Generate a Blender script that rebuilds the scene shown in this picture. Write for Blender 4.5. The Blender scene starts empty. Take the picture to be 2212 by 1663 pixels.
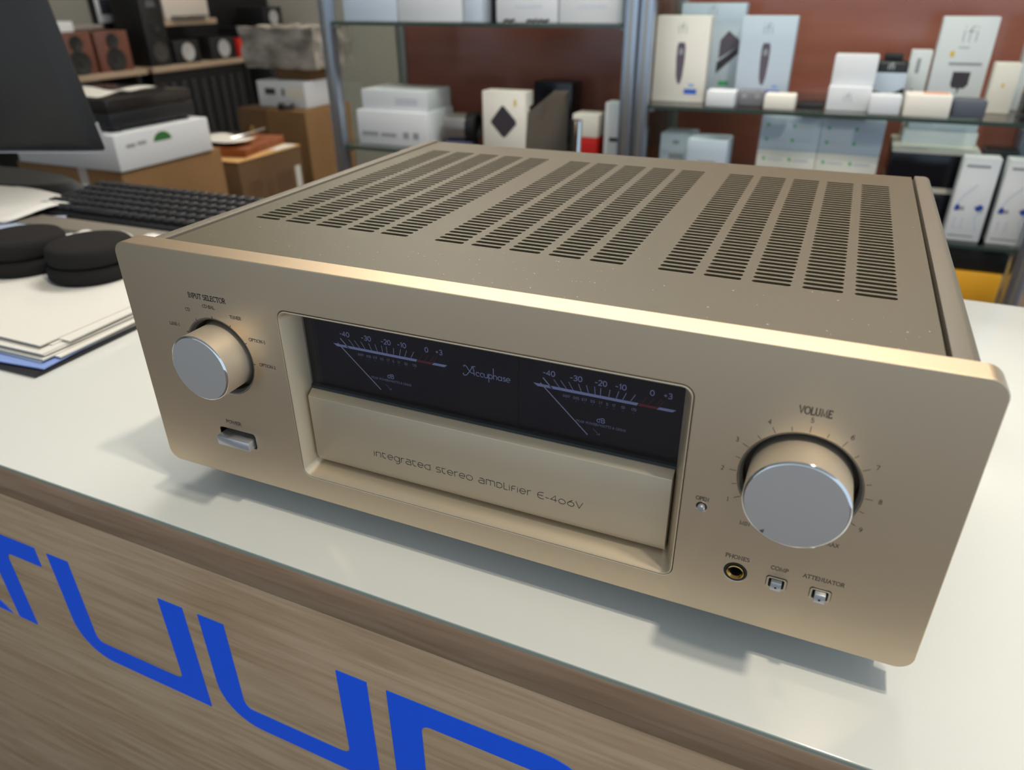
import bpy, bmesh, math, random
from mathutils import Vector, Matrix
random.seed(7)
S = bpy.context.scene
COL = S.collection
PI = math.pi

# ------------------------------------------------------------------ camera
cam_d = bpy.data.cameras.new('camera')
cam = bpy.data.objects.new('camera', cam_d)
COL.objects.link(cam)
S.camera = cam
RIGHT = Vector((0.91699626, 0.39880856, -0.00834248))
DOWN = Vector((0.18413835, -0.44176366, -0.87803072))
FWD = Vector((-0.35385157, 0.80361471, -0.47853157))
M = Matrix.Identity(4)
for i in range(3):
    M[i][0] = RIGHT[i]; M[i][1] = -DOWN[i]; M[i][2] = -FWD[i]
M[0][3], M[1][3], M[2][3] = 0.39735, -0.29888, 0.29184 + 0.971
cam.matrix_world = M
cam_d.sensor_fit = 'HORIZONTAL'
cam_d.sensor_width = 36.0
cam_d.lens = 1574.8 / 2212 * 36.0
cam_d.clip_start = 0.02
cam_d.clip_end = 60
cam_d.dof.use_dof = True
cam_d.dof.focus_distance = 0.43
cam_d.dof.aperture_fstop = 7.5

# ------------------------------------------------------------------ world, exposure
W = bpy.data.worlds.new('world')
S.world = W
W.use_nodes = True
bg = W.node_tree.nodes['Background']
bg.inputs[0].default_value = (0.64, 0.82, 1.0, 1)
bg.inputs[1].default_value = 1.1
S.view_settings.view_transform = 'Standard'
S.view_settings.look = 'None'
S.view_settings.exposure = 0.0
S.view_settings.gamma = 1.0
S.view_settings.use_curve_mapping = False
S.cycles.use_denoising = True
S.cycles.max_bounces = 8
S.cycles.sample_clamp_indirect = 6.0

CT = 0.95                 # height of the counter top
CEIL = 2.75


def area(name, loc, size, watt, col, size_y=None, shape='DISK', rot=(0, 0, 0)):
    l = bpy.data.lights.new(name, 'AREA')
    l.shape = shape; l.size = size
    if size_y: l.size_y = size_y
    l.energy = watt; l.color = col
    o = bpy.data.objects.new(name, l); COL.objects.link(o)
    o.location = loc; o.rotation_euler = rot
    return o


# two ceiling spots right above the counter (they throw the knob shadows on the counter top)
area('ceiling_spot_light', (0.86, -0.075, CEIL - 0.03), 0.09, 14, (1.0, 0.90, 0.74))
area('ceiling_spot_light', (0.86, -0.235, CEIL - 0.03), 0.09, 7, (1.0, 0.90, 0.74))
# light from behind, inferred; pendant form and uplight added to brighten ceiling, metal and shelves
FILL_LAMPS = [(0.0, 1.02, 20, 18), (0.8, 3.2, 7, 44), (-1.5, 2.9, 5, 52)]
for lx, ly, w_dn, w_up in FILL_LAMPS:
    area('added_downlight', (lx, ly, 2.40), 1.2, w_dn, (1.0, 0.97, 0.92), 0.3, 'RECTANGLE')
    area('added_uplight', (lx, ly, 2.45), 1.2, w_up, (1.0, 0.94, 0.84), 0.3, 'RECTANGLE', (PI, 0, 0))


# ------------------------------------------------------------------ materials
def lin(c):
    return tuple(((v / 255) / 12.92 if v / 255 <= 0.04045 else ((v / 255 + 0.055) / 1.055) ** 2.4) for v in c)


MATS = {}


def mat(name, rgb, rough=0.5, metal=0.0, spec=0.5, coat=0.0, noise=None, aniso=0.0, bump=None, alpha=None, trans=0.0, sheen=0.0):
    """rgb in 0..255 sRGB; noise=(scale, rgb2, stretch xyz); bump=(scale, strength)"""
    if name in MATS: return MATS[name]
    m = bpy.data.materials.new(name)
    m.use_nodes = True
    nt = m.node_tree
    b = nt.nodes['Principled BSDF']
    b.inputs['Base Color'].default_value = (*lin(rgb), 1)
    b.inputs['Roughness'].default_value = rough
    b.inputs['Metallic'].default_value = metal
    b.inputs['Specular IOR Level'].default_value = spec
    b.inputs['Coat Weight'].default_value = coat
    b.inputs['Coat Roughness'].default_value = 0.12
    if trans: b.inputs['Transmission Weight'].default_value = trans
    if sheen: b.inputs['Sheen Weight'].default_value = sheen
    tc = None
    if noise or bump:
        tc = nt.nodes.new('ShaderNodeTexCoord')
    if noise:
        mp = nt.nodes.new('ShaderNodeMapping')
        mp.inputs['Scale'].default_value = noise[2] if len(noise) > 2 else (1, 1, 1)
        nt.links.new(tc.outputs['Object'], mp.inputs[0])
        nz = nt.nodes.new('ShaderNodeTexNoise')
        nz.inputs['Scale'].default_value = noise[0]
        nz.inputs['Detail'].default_value = 5
        nt.links.new(mp.outputs[0], nz.inputs['Vector'])
        rp = nt.nodes.new('ShaderNodeValToRGB')
        rp.color_ramp.elements[0].position = 0.3
        rp.color_ramp.elements[1].position = 0.7
        rp.color_ramp.elements[0].color = (*lin(rgb), 1)
        rp.color_ramp.elements[1].color = (*lin(noise[1]), 1)
        nt.links.new(nz.outputs['Fac'], rp.inputs[0])
        nt.links.new(rp.outputs[0], b.inputs['Base Color'])
    if bump:
        nz = nt.nodes.new('ShaderNodeTexNoise')
        nz.inputs['Scale'].default_value = bump[0]
        nz.inputs['Detail'].default_value = 3
        if len(bump) > 2:
            mp = nt.nodes.new('ShaderNodeMapping')
            mp.inputs['Scale'].default_value = bump[2]
            nt.links.new(tc.outputs['Object'], mp.inputs[0])
            nt.links.new(mp.outputs[0], nz.inputs['Vector'])
        else:
            nt.links.new(tc.outputs['Object'], nz.inputs['Vector'])
        bp = nt.nodes.new('ShaderNodeBump')
        bp.inputs['Strength'].default_value = bump[1]
        bp.inputs['Distance'].default_value = 0.001
        nt.links.new(nz.outputs['Fac'], bp.inputs['Height'])
        nt.links.new(bp.outputs[0], b.inputs['Normal'])
    if aniso:
        b.inputs['Anisotropic'].default_value = aniso
        tg = nt.nodes.new('ShaderNodeTangent')
        tg.direction_type = 'UV_MAP'; tg.uv_map = 'UVMap'
        nt.links.new(tg.outputs[0], b.inputs['Tangent'])
    MATS[name] = m
    return m


def wood_mat(name, a, b_, dark, rough=0.45, along='x'):
    m = bpy.data.materials.new(name); m.use_nodes = True
    nt = m.node_tree; b = nt.nodes['Principled BSDF']
    b.inputs['Roughness'].default_value = rough
    tc = nt.nodes.new('ShaderNodeTexCoord')
    mp = nt.nodes.new('ShaderNodeMapping')
    mp.inputs['Scale'].default_value = (1.6, 20, 26) if along == 'x' else (20, 1.6, 26)
    nt.links.new(tc.outputs['Object'], mp.inputs[0])
    # broad warped bands
    mp2 = nt.nodes.new('ShaderNodeMapping')
    mp2.inputs['Scale'].default_value = (0.9, 6, 7.5) if along == 'x' else (6, .9, 7.5)
    mp2.inputs['Rotation'].default_value = (0, 0.06, 0)
    nt.links.new(tc.outputs['Object'], mp2.inputs[0])
    n1 = nt.nodes.new('ShaderNodeTexNoise'); n1.inputs['Scale'].default_value = 2.2
    n1.inputs['Detail'].default_value = 4; n1.inputs['Distortion'].default_value = 1.2
    nt.links.new(mp2.outputs[0], n1.inputs['Vector'])
    n2 = nt.nodes.new('ShaderNodeTexNoise'); n2.inputs['Scale'].default_value = 6
    n2.inputs['Detail'].default_value = 8; n2.inputs['Distortion'].default_value = 0.4
    nt.links.new(mp.outputs[0], n2.inputs['Vector'])
    r1 = nt.nodes.new('ShaderNodeValToRGB')
    r1.color_ramp.elements[0].position = 0.30; r1.color_ramp.elements[1].position = 0.68
    r1.color_ramp.elements[0].color = (*lin(a), 1); r1.color_ramp.elements[1].color = (*lin(b_), 1)
    nt.links.new(n1.outputs['Fac'], r1.inputs[0])
    r2 = nt.nodes.new('ShaderNodeValToRGB')
    r2.color_ramp.elements[0].position = 0.30; r2.color_ramp.elements[1].position = 0.62
    r2.color_ramp.elements[0].color = (*lin(dark), 1); r2.color_ramp.elements[1].color = (1, 1, 1, 1)
    nt.links.new(n2.outputs['Fac'], r2.inputs[0])
    mx = nt.nodes.new('ShaderNodeMix'); mx.data_type = 'RGBA'; mx.blend_type = 'MULTIPLY'
    mx.inputs[0].default_value = 0.6
    nt.links.new(r1.outputs[0], mx.inputs[6]); nt.links.new(r2.outputs[0], mx.inputs[7])
    nt.links.new(mx.outputs[2], b.inputs['Base Color'])
    MATS[name] = m
    return m


def glass_mat(name, tint, rough=0.02, ior=1.5):
    m = bpy.data.materials.new(name); m.use_nodes = True
    nt = m.node_tree
    for n in list(nt.nodes):
        if n.type != 'OUTPUT_MATERIAL': nt.nodes.remove(n)
    out = [n for n in nt.nodes if n.type == 'OUTPUT_MATERIAL'][0]
    lw = nt.nodes.new('ShaderNodeLayerWeight')
    pw_ = nt.nodes.new('ShaderNodeMath'); pw_.operation = 'POWER'; pw_.inputs[1].default_value = 5
    fr = nt.nodes.new('ShaderNodeMath'); fr.operation = 'MULTIPLY_ADD'; fr.inputs[1].default_value = 0.94; fr.inputs[2].default_value = 0.045
    nt.links.new(lw.outputs['Facing'], pw_.inputs[0]); nt.links.new(pw_.outputs[0], fr.inputs[0])
    tr = nt.nodes.new('ShaderNodeBsdfTransparent'); tr.inputs[0].default_value = (*tint, 1)
    gl = nt.nodes.new('ShaderNodeBsdfGlossy'); gl.inputs['Roughness'].default_value = rough
    mx = nt.nodes.new('ShaderNodeMixShader')
    nt.links.new(fr.outputs[0], mx.inputs[0]); nt.links.new(tr.outputs[0], mx.inputs[1]); nt.links.new(gl.outputs[0], mx.inputs[2])
    nt.links.new(mx.outputs[0], out.inputs[0])
    MATS[name] = m
    return m


GOLD = mat('champagne_brushed_aluminium', (214, 192, 163), 0.43, 1.0, aniso=0.3, bump=(1500, 0.022, (0.012, 1, 1)))
GOLD_SATIN = mat('champagne_satin_aluminium', (214, 197, 171), 0.54, 0.93, bump=(2500, 0.05))
KNOB_SIDE = mat('knob_side_aluminium', (236, 220, 198), 0.50, 0.78)
KNOB_FACE = mat('knob_face_satin', (216, 210, 204), 0.48, 0.82, bump=(3000, 0.05))
CHROME = mat('polished_edge', (225, 225, 225), 0.08, 1.0)
RIM = mat('knob_well_rim', (128, 126, 122), 0.4, 0.5)
WELL = mat('knob_well_dark', (92, 76, 60), 0.5, 0.3)
BTN = mat('button_silver', (205, 208, 214), 0.35, 0.85)
BLACKHOLE = mat('black_inside', (10, 9, 8), 0.8)
COVER = mat('bronze_paint', (80, 73, 52), 0.45, 0.0, spec=0.55, bump=(1800, 0.12))
CHEEK = mat('bronze_side_paint', (106, 98, 84), 0.46, 0.0, spec=0.4, bump=(1400, 0.25))
INK = mat('black_print', (26, 23, 20), 0.6)
INK_DOOR = mat('grey_print', (62, 58, 54), 0.6)
DIAL = mat('meter_dial_black', (9, 9, 13), 0.6)
DIALC = mat('meter_centre_black', (5, 5, 7), 0.5)
DIALINK = mat('meter_print', (205, 208, 232), 0.7)
DIALINK2 = mat('meter_print_dim', (170, 172, 192), 0.7)
DIALRED = mat('meter_print_red', (160, 56, 44), 0.7)
NEEDLE = mat('needle_white', (225, 225, 238), 0.5)
MGLASS = glass_mat('meter_glass', (0.80, 0.80, 0.86), 0.03)
PANE = glass_mat('clear_glass', (0.90, 0.94, 0.93), 0.02)
BRASS = mat('gold_plate', (200, 160, 88), 0.22, 1.0)
RUBBER = mat('black_rubber', (22, 22, 22), 0.6)
WGLASS = mat('white_backed_glass', (216, 217, 211), 0.5, 0, spec=0.5, coat=1.0)
GEDGE = mat('glass_green_edge', (150, 158, 146), 0.2)
OAK = wood_mat('oak_veneer', (178, 148, 116), (194, 166, 134), (200, 184, 164))
OAK2 = wood_mat('oak_edge_band', (152, 122, 96), (166, 137, 110), (190, 170, 150))
BLUE = mat('blue_vinyl', (0, 98, 250), 0.4)
FOAM = mat('black_foam', (40, 38, 37), 0.95, spec=0.1, bump=(900, 0.6))
PAPER = mat('white_paper', (214, 211, 203), 0.7, spec=0.2)
PAPER_SHADE = mat('paper_blue_shade', (128, 150, 204), 0.7, spec=0.2)  # bluish shade on the stack, painted as the colour of one sheet
FOLDER = mat('black_folder', (34, 33, 38), 0.4)
PLAST_BLK = mat('black_plastic', (30, 30, 32), 0.42)
PLAST_DK = mat('dark_grey_plastic', (30, 30, 31), 0.5)
MONBACK = mat('monitor_back_plastic', (42, 41, 42), 0.5, bump=(600, 0.2))
MON_EDGE = mat('monitor_silver_edge', (200, 200, 204), 0.3, 0.6)
KEYS = mat('keycap_black', (40, 40, 43), 0.3)
KEYBODY = mat('keyboard_body', (32, 32, 34), 0.4)
GREYPAD = mat('grey_wrist_rest', (120, 113, 102), 0.6)
ALU = mat('cabinet_aluminium', (176, 184, 196), 0.32, 0.9)
ALU_W = mat('cabinet_aluminium_warm', (170, 164, 154), 0.4, 0.8)
MAHOG = mat('mahogany_back', (168, 104, 87), 0.16, 0, spec=0.5, noise=(3, (152, 88, 73), (1, 1, 6)))
SHELFG = glass_mat('shelf_glass', (0.86, 0.92, 0.89), 0.02)
SHELF_EDGE = mat('shelf_glass_edge', (52, 66, 60), 0.2)
WBOX = mat('white_card', (218, 220, 222), 0.5, spec=0.4)
WBOX2 = mat('cream_card', (232, 226, 214), 0.5, spec=0.4)
WBOX3 = mat('cool_white_card', (198, 208, 220), 0.5, spec=0.4)
PRGREY = mat('grey_ink', (150, 152, 156), 0.6)
PRDARK = mat('dark_ink', (58, 52, 58), 0.6)
PRMAUVE = mat('mauve_ink', (96, 86, 98), 0.6)
PRBLUE = mat('blue_ink', (40, 96, 190), 0.6)
PRGREEN = mat('green_ink', (70, 172, 110), 0.6)
PRYEL = mat('yellow_ink', (222, 188, 70), 0.6)
PRORG = mat('orange_ink', (222, 150, 116), 0.6)
RED = mat('red_card', (186, 28, 20), 0.45)
ORANGE = mat('yellow_orange_card', (250, 178, 44), 0.5)
BLKBOX = mat('black_gloss_card', (24, 26, 34), 0.2)
GREYBOX = mat('slate_grey_card', (84, 88, 98), 0.5)
CARD = mat('cardboard', (138, 106, 72), 0.8, spec=0.2, noise=(4, (126, 95, 62)))
CARD_D = mat('brown_cardboard', (108, 83, 58), 0.8, spec=0.2, noise=(4, (96, 73, 50)))
TTWOOD = mat('turntable_wood', (150, 84, 42), 0.35, noise=(5, (120, 62, 30), (1, 8, 8)))
SPKRED = mat('red_wood_veneer', (110, 68, 56), 0.4, noise=(5, (94, 56, 45), (8, 8, 1)))
SPKBLK = mat('black_speaker', (20, 19, 19), 0.5)
CONE = mat('speaker_cone', (30, 29, 28), 0.6)
CONEW = mat('grey_speaker_cone', (176, 176, 176), 0.4, 0.2)
SHELFW = mat('beige_shelf_board', (160, 140, 118), 0.5)
WALLG = mat('grey_wall_paint', (176, 172, 162), 0.8, spec=0.2)
WALLD = mat('dark_wall_paint', (48, 44, 42), 0.8, spec=0.2)
CEILM = mat('ceiling_paint', (226, 224, 218), 0.9, spec=0.2)
FLOORM = mat('floor_tile', (112, 91, 76), 0.45, noise=(2, (122, 99, 82)))
CHAIRF = mat('grey_mesh_fabric', (60, 55, 49), 0.9, spec=0.1, bump=(1200, 0.6))
BAG = mat('film_painted_highlights', (86, 80, 74), 0.16, 0, spec=0.8, noise=(9, (178, 170, 160), (1, 1, 2)))  # pale noise paints the highlights of the crumpled film into the colour


# ------------------------------------------------------------------ object helpers
def tag(o, label, cat, group=None, kind=None):
    if label: o['label'] = label
    if cat: o['category'] = cat
    if group: o['group'] = group
    if kind: o['kind'] = kind
    return o


def link(name, me, m, parent=None, loc=(0, 0, 0), rot=(0, 0, 0)):
    if m is not None and not me.materials: me.materials.append(m)
    o = bpy.data.objects.new(name, me)
    COL.objects.link(o)
    if parent is not None: o.parent = parent
    o.location = loc; o.rotation_euler = rot
    return o


def empty(name, loc, label, cat, group=None, rz=0):
    o = bpy.data.objects.new(name, None); COL.objects.link(o)
    o.empty_display_size = 0.05
    o.location = loc; o.rotation_euler = (0, 0, rz)
    return tag(o, label, cat, group)


def me_from(bm, name='mesh', smooth=None):
    me = bpy.data.meshes.new(name)
    bmesh.ops.recalc_face_normals(bm, faces=bm.faces)
    bm.to_mesh(me); bm.free()
    if smooth is not None:
        shade(me, smooth)
    return me


def shade(me, ang=35):
    for p in me.polygons: p.use_smooth = True
    try:
        me.set_sharp_from_angle(angle=math.radians(ang))
    except Exception:
        pass
    return me


def pyd(verts, faces, name='mesh'):
    me = bpy.data.meshes.new(name)
    me.from_pydata(verts, [], faces); me.update()
    return me


def box_me(x0, x1, y0, y1, z0, z1, bev=0.0, seg=2):
    bm = bmesh.new()
    bmesh.ops.create_cube(bm, size=1)
    for v in bm.verts:
        v.co = Vector(((x0 + x1) / 2 + v.co.x * (x1 - x0), (y0 + y1) / 2 + v.co.y * (y1 - y0), (z0 + z1) / 2 + v.co.z * (z1 - z0)))
    if bev:
        bmesh.ops.bevel(bm, geom=list(bm.edges), offset=bev, segments=seg, profile=0.5, affect='EDGES')
        return me_from(bm, smooth=40)
    return me_from(bm)


def part_box(name, parent, x0, x1, y0, y1, z0, z1, m, bev=0.0, seg=2):
    return link(name, box_me(x0, x1, y0, y1, z0, z1, bev, seg), m, parent)


def thing_box(name, x0, x1, y0, y1, z0, z1, m, label, cat, group=None, bev=0.0015, rz=0, kind=None):
    cx, cy = (x0 + x1) / 2, (y0 + y1) / 2
    o = link(name, box_me(x0 - cx, x1 - cx, y0 - cy, y1 - cy, 0, z1 - z0, bev), m, None, (cx, cy, z0), (0, 0, rz))
    return tag(o, label, cat, group, kind)


def prism_me(poly, axis, a, b, bev=0.0):
    """extrude 2-D polygon: axis 'x': poly (y,z); 'y': poly (x,z); 'z': poly (x,y)"""
    bm = bmesh.new()
    def P(u, v, w):
        return {'x': (w, u, v), 'y': (u, w, v), 'z': (u, v, w)}[axis]
    va = [bm.verts.new(P(u, v, a)) for u, v in poly]
    vb = [bm.verts.new(P(u, v, b)) for u, v in poly]
    n = len(poly)
    bm.faces.new(va); bm.faces.new(vb)
    for i in range(n):
        bm.faces.new((va[i], va[(i + 1) % n], vb[(i + 1) % n], vb[i]))
    if bev:
        bmesh.ops.recalc_face_normals(bm, faces=bm.faces)
        es = [e for e in bm.edges if len(e.link_faces) == 2 and e.calc_face_angle(0) > 0.5]
        bmesh.ops.bevel(bm, geom=es, offset=bev, segments=2, profile=0.5, affect='EDGES')
        return me_from(bm, smooth=40)
    return me_from(bm)


def lathe_me(prof, cx=0, cz=0, n=64, axis='y', cap=True, smooth=30, cy=0):
    """profile [(r, h)]; axis y: centre (cx, cz), h along y; axis z: centre (cx, cy), h along z; axis x"""
    bm = bmesh.new()
    rings = []
    for r, h in prof:
        ring = []
        if r < 1e-7:
            ring = [bm.verts.new({'y': (cx, h, cz), 'z': (cx, cy, h), 'x': (h, cy, cz)}[axis])]
        else:
            for k in range(n):
                t = 2 * PI * k / n
                c, s = r * math.cos(t), r * math.sin(t)
                ring.append(bm.verts.new({'y': (cx + c, h, cz + s), 'z': (cx + c, cy + s, h), 'x': (h, cy + c, cz + s)}[axis]))
        rings.append(ring)
    for A, B in zip(rings, rings[1:]):
        if len(A) == 1 and len(B) == 1: continue
        for k in range(n):
            k2 = (k + 1) % n
            if len(A) == 1: bm.faces.new((A[0], B[k], B[k2]))
            elif len(B) == 1: bm.faces.new((A[k], A[k2], B[0]))
            else: bm.faces.new((A[k], A[k2], B[k2], B[k]))
    if cap:
        for R in (rings[0], rings[-1]):
            if len(R) > 2: bm.faces.new(R)
    return me_from(bm, smooth=smooth)


def tube_me(pts, r, n=8, closed=False):
    bm = bmesh.new()
    pts = [Vector(p) for p in pts]
    rings = []
    for i, p in enumerate(pts):
        a = pts[max(i - 1, 0)]; b = pts[min(i + 1, len(pts) - 1)]
        d = (b - a).normalized()
        up = Vector((0, 0, 1)) if abs(d.z) < 0.9 else Vector((1, 0, 0))
        u = d.cross(up).normalized(); v = d.cross(u)
        rings.append([bm.verts.new(p + r * (math.cos(2 * PI * k / n) * u + math.sin(2 * PI * k / n) * v)) for k in range(n)])
    for A, B in zip(rings, rings[1:]):
        for k in range(n):
            bm.faces.new((A[k], A[(k + 1) % n], B[(k + 1) % n], B[k]))
    bm.faces.new(rings[0]); bm.faces.new(rings[-1])
    return me_from(bm, smooth=60)


def rrect(x0, x1, z0, z1, r, n=8):
    pts = []
    for cx, cz, a0 in ((x1 - r, z1 - r, 0), (x0 + r, z1 - r, 90), (x0 + r, z0 + r, 180), (x1 - r, z0 + r, 270)):
        for k in range(n + 1):
            t = math.radians(a0 + 90 * k / n)
            pts.append((cx + r * math.cos(t), cz + r * math.sin(t)))
    return pts


def circ(cx, cz, r, n=72):
    return [(cx + r * math.cos(2 * PI * k / n), cz + r * math.sin(2 * PI * k / n)) for k in range(n)]


def plate_with_holes(outer, holes, y_front, y_back, bev):
    """a flat plate in XZ with holes, made with a filled 2-D curve"""
    cu = bpy.data.curves.new('tmp', 'CURVE')
    cu.dimensions = '2D'; cu.fill_mode = 'BOTH'
    for poly in [outer] + holes:
        sp = cu.splines.new('POLY'); sp.points.add(len(poly) - 1)
        for p, (u, v) in zip(sp.points, poly): p.co = (u, v, 0, 1)
        sp.use_cyclic_u = True
    th = y_back - y_front
    cu.extrude = th / 2 - bev
    cu.bevel_depth = bev; cu.bevel_resolution = 1; cu.offset = -bev
    ob = bpy.data.objects.new('tmp', cu); COL.objects.link(ob)
    dg = bpy.context.evaluated_depsgraph_get()
    me = bpy.data.meshes.new_from_object(ob.evaluated_get(dg))
    bpy.data.objects.remove(ob); bpy.data.curves.remove(cu)
    for v in me.vertices:
        u, w, t = v.co
        v.co = (u, (y_front + y_back) / 2 - t, w)
    me.materials.clear()
    # UV: u runs across the brush lines
    uv = me.uv_layers.new(name='UVMap') if not me.uv_layers else me.uv_layers[0]
    uv.name = 'UVMap'
    for lp in me.loops:
        c = me.vertices[lp.vertex_index].co
        uv.data[lp.index].uv = ((c.z + c.y) * 3, c.x * 3)
    for p in me.polygons: p.use_smooth = False
    return me


# ------------------------------------------------------------------ stroke lettering
def arc(cx, cy, rx, ry, a0, a1, n=12):
    return [(cx + rx * math.cos(math.radians(a0 + (a1 - a0) * k / n)), cy + ry * math.sin(math.radians(a0 + (a1 - a0) * k / n))) for k in range(n + 1)]


def ser(x, y, d=0.11): return [(x - d, y), (x + d, y)]


SERIF = {
    ' ': (0.42, []), '-': (0.42, [[(0.06, 0.42), (0.34, 0.42)]]), '.': (0.3, [[(0.12, 0.03), (0.16, 0.03)]]), '/': (0.5, [[(0.05, -0.05), (0.45, 1.02)]]),
    'I': (0.40, [[(0.2, 0), (0.2, 1)], ser(0.2, 0), ser(0.2, 1)]),
    'N': (0.92, [[(0.16, 0), (0.16, 1), (0.74, 0), (0.74, 1)], ser(0.16, 0), ser(0.74, 1), [(0.04, 1), (0.16, 1)]]),
    'P': (0.72, [[(0.16, 0), (0.16, 1), (0.38, 1)] + arc(0.38, 0.73, 0.25, 0.27, 90, -90) + [(0.16, 0.46)], ser(0.16, 0), [(0.04, 1), (0.2, 1)]]),
    'U': (0.90, [[(0.16, 1), (0.16, 0.33)] + arc(0.44, 0.33, 0.28, 0.33, 180, 360) + [(0.72, 1)], ser(0.16, 1), ser(0.72, 1)]),
    'T': (0.80, [[(0.4, 0), (0.4, 1)], [(0.05, 0.86), (0.06, 1), (0.74, 1), (0.75, 0.86)], ser(0.4, 0)]),
    'S': (0.64, [arc(0.32, 0.75, 0.22, 0.25, 30, 270, 10)[:-1] + arc(0.32, 0.26, 0.24, 0.26, 90, -150, 10), [(0.51, 0.87), (0.52, 1.0)], [(0.11, 0.12), (0.10, 0.0)]]),
    'E': (0.72, [[(0.62, 0.83), (0.6, 1), (0.16, 1), (0.16, 0), (0.62, 0), (0.65, 0.17)], [(0.16, 0.52), (0.48, 0.52)], [(0.48, 0.43), (0.48, 0.61)], ser(0.1, 0, 0.06), ser(0.1, 1, 0.06)]),
    'L': (0.68, [[(0.16, 1), (0.16, 0), (0.6, 0), (0.63, 0.18)], ser(0.16, 1), ser(0.1, 0, 0.06)]),
    'C': (0.86, [arc(0.46, 0.5, 0.38, 0.5, 42, 318, 18), [(0.745, 0.80), (0.75, 0.98)]]),
    'O': (0.98, [arc(0.49, 0.5, 0.41, 0.5, 0, 360, 26)]),
    'R': (0.80, [[(0.16, 0), (0.16, 1), (0.38, 1)] + arc(0.38, 0.74, 0.25, 0.26, 90, -90) + [(0.16, 0.48)], [(0.38, 0.48), (0.70, 0), (0.8, 0)], ser(0.16, 0), [(0.04, 1), (0.2, 1)]]),
    'D': (0.90, [[(0.16, 0), (0.16, 1), (0.38, 1)] + arc(0.38, 0.5, 0.42, 0.5, 90, -90, 16) + [(0.16, 0)], ser(0.1, 0, 0.06), ser(0.1, 1, 0.06)]),
    'B': (0.74, [[(0.16, 0), (0.16, 1), (0.36, 1)] + arc(0.36, 0.77, 0.22, 0.23, 90, -90) + [(0.16, 0.54)], [(0.36, 0.54)] + arc(0.38, 0.27, 0.26, 0.27, 90, -90) + [(0.16, 0)], ser(0.1, 0, 0.06), ser(0.1, 1, 0.06)]),
    'A': (0.88, [[(0.1, 0), (0.44, 1), (0.78, 0)], [(0.23, 0.37), (0.65, 0.37)], ser(0.1, 0, 0.1), ser(0.78, 0, 0.1)]),
    'V': (0.86, [[(0.08, 1), (0.43, 0), (0.78, 1)], ser(0.08, 1, 0.1), ser(0.78, 1, 0.1)]),
    'M': (1.08, [[(0.14, 0), (0.2, 1), (0.54, 0.05), (0.88, 1), (0.94, 0)], ser(0.14, 0, 0.1), ser(0.94, 0, 0.1), [(0.1, 1), (0.2, 1)], [(0.88, 1), (0.98, 1)]]),
    'H': (0.94, [[(0.16, 0), (0.16, 1)], [(0.78, 0), (0.78, 1)], [(0.16, 0.5), (0.78, 0.5)], ser(0.16, 0), ser(0.16, 1), ser(0.78, 0), ser(0.78, 1)]),
    'W': (1.2, [[(0.06, 1), (0.34, 0), (0.6, 0.95), (0.86, 0), (1.14, 1)], ser(0.06, 1, 0.08), ser(1.14, 1, 0.08)]),
    'X': (0.86, [[(0.12, 1), (0.76, 0)], [(0.12, 0), (0.74, 1)], ser(0.12, 0, 0.09), ser(0.76, 0, 0.09), ser(0.12, 1, 0.09), ser(0.74, 1, 0.09)]),
    'K': (0.84, [[(0.16, 0), (0.16, 1)], [(0.72, 1), (0.16, 0.42)], [(0.34, 0.6), (0.74, 0)], ser(0.16, 0), ser(0.16, 1)]),
    '0': (0.66, [arc(0.33, 0.5, 0.25, 0.5, 0, 360, 20)]),
    '1': (0.46, [[(0.1, 0.84), (0.26, 1), (0.26, 0)], ser(0.26, 0, 0.13)]),
    '2': (0.62, [arc(0.3, 0.72, 0.22, 0.28, 160, -30, 10) + [(0.08, 0.02), (0.56, 0.02)]]),
    '3': (0.62, [arc(0.28, 0.75, 0.2, 0.25, 150, -90, 9) + arc(0.28, 0.26, 0.24, 0.26, 90, -150, 10)]),
    '4': (0.66, [[(0.44, 0), (0.44, 1), (0.05, 0.3), (0.6, 0.3)], ser(0.44, 0, 0.1)]),
    '5': (0.62, [[(0.52, 1), (0.16, 1), (0.11, 0.54)] + arc(0.28, 0.32, 0.25, 0.3, 120, -150, 12)]),
    '6': (0.64, [[(0.5, 0.98)] + arc(0.62, 0.35, 0.54, 0.62, 100, 180, 7) + arc(0.32, 0.3, 0.24, 0.3, 180, 540, 16)]),
    '7': (0.62, [[(0.06, 0.86), (0.07, 1), (0.56, 1), (0.24, 0)]]),
    '8': (0.64, [arc(0.32, 0.75, 0.2, 0.25, 0, 360, 16), arc(0.32, 0.25, 0.25, 0.26, 0, 360, 16)]),
    '9': (0.64, [arc(0.32, 0.68, 0.24, 0.3, 0, 360, 16) + arc(0.02, 0.65, 0.54, 0.62, 0, -80, 7)]),
}
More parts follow.
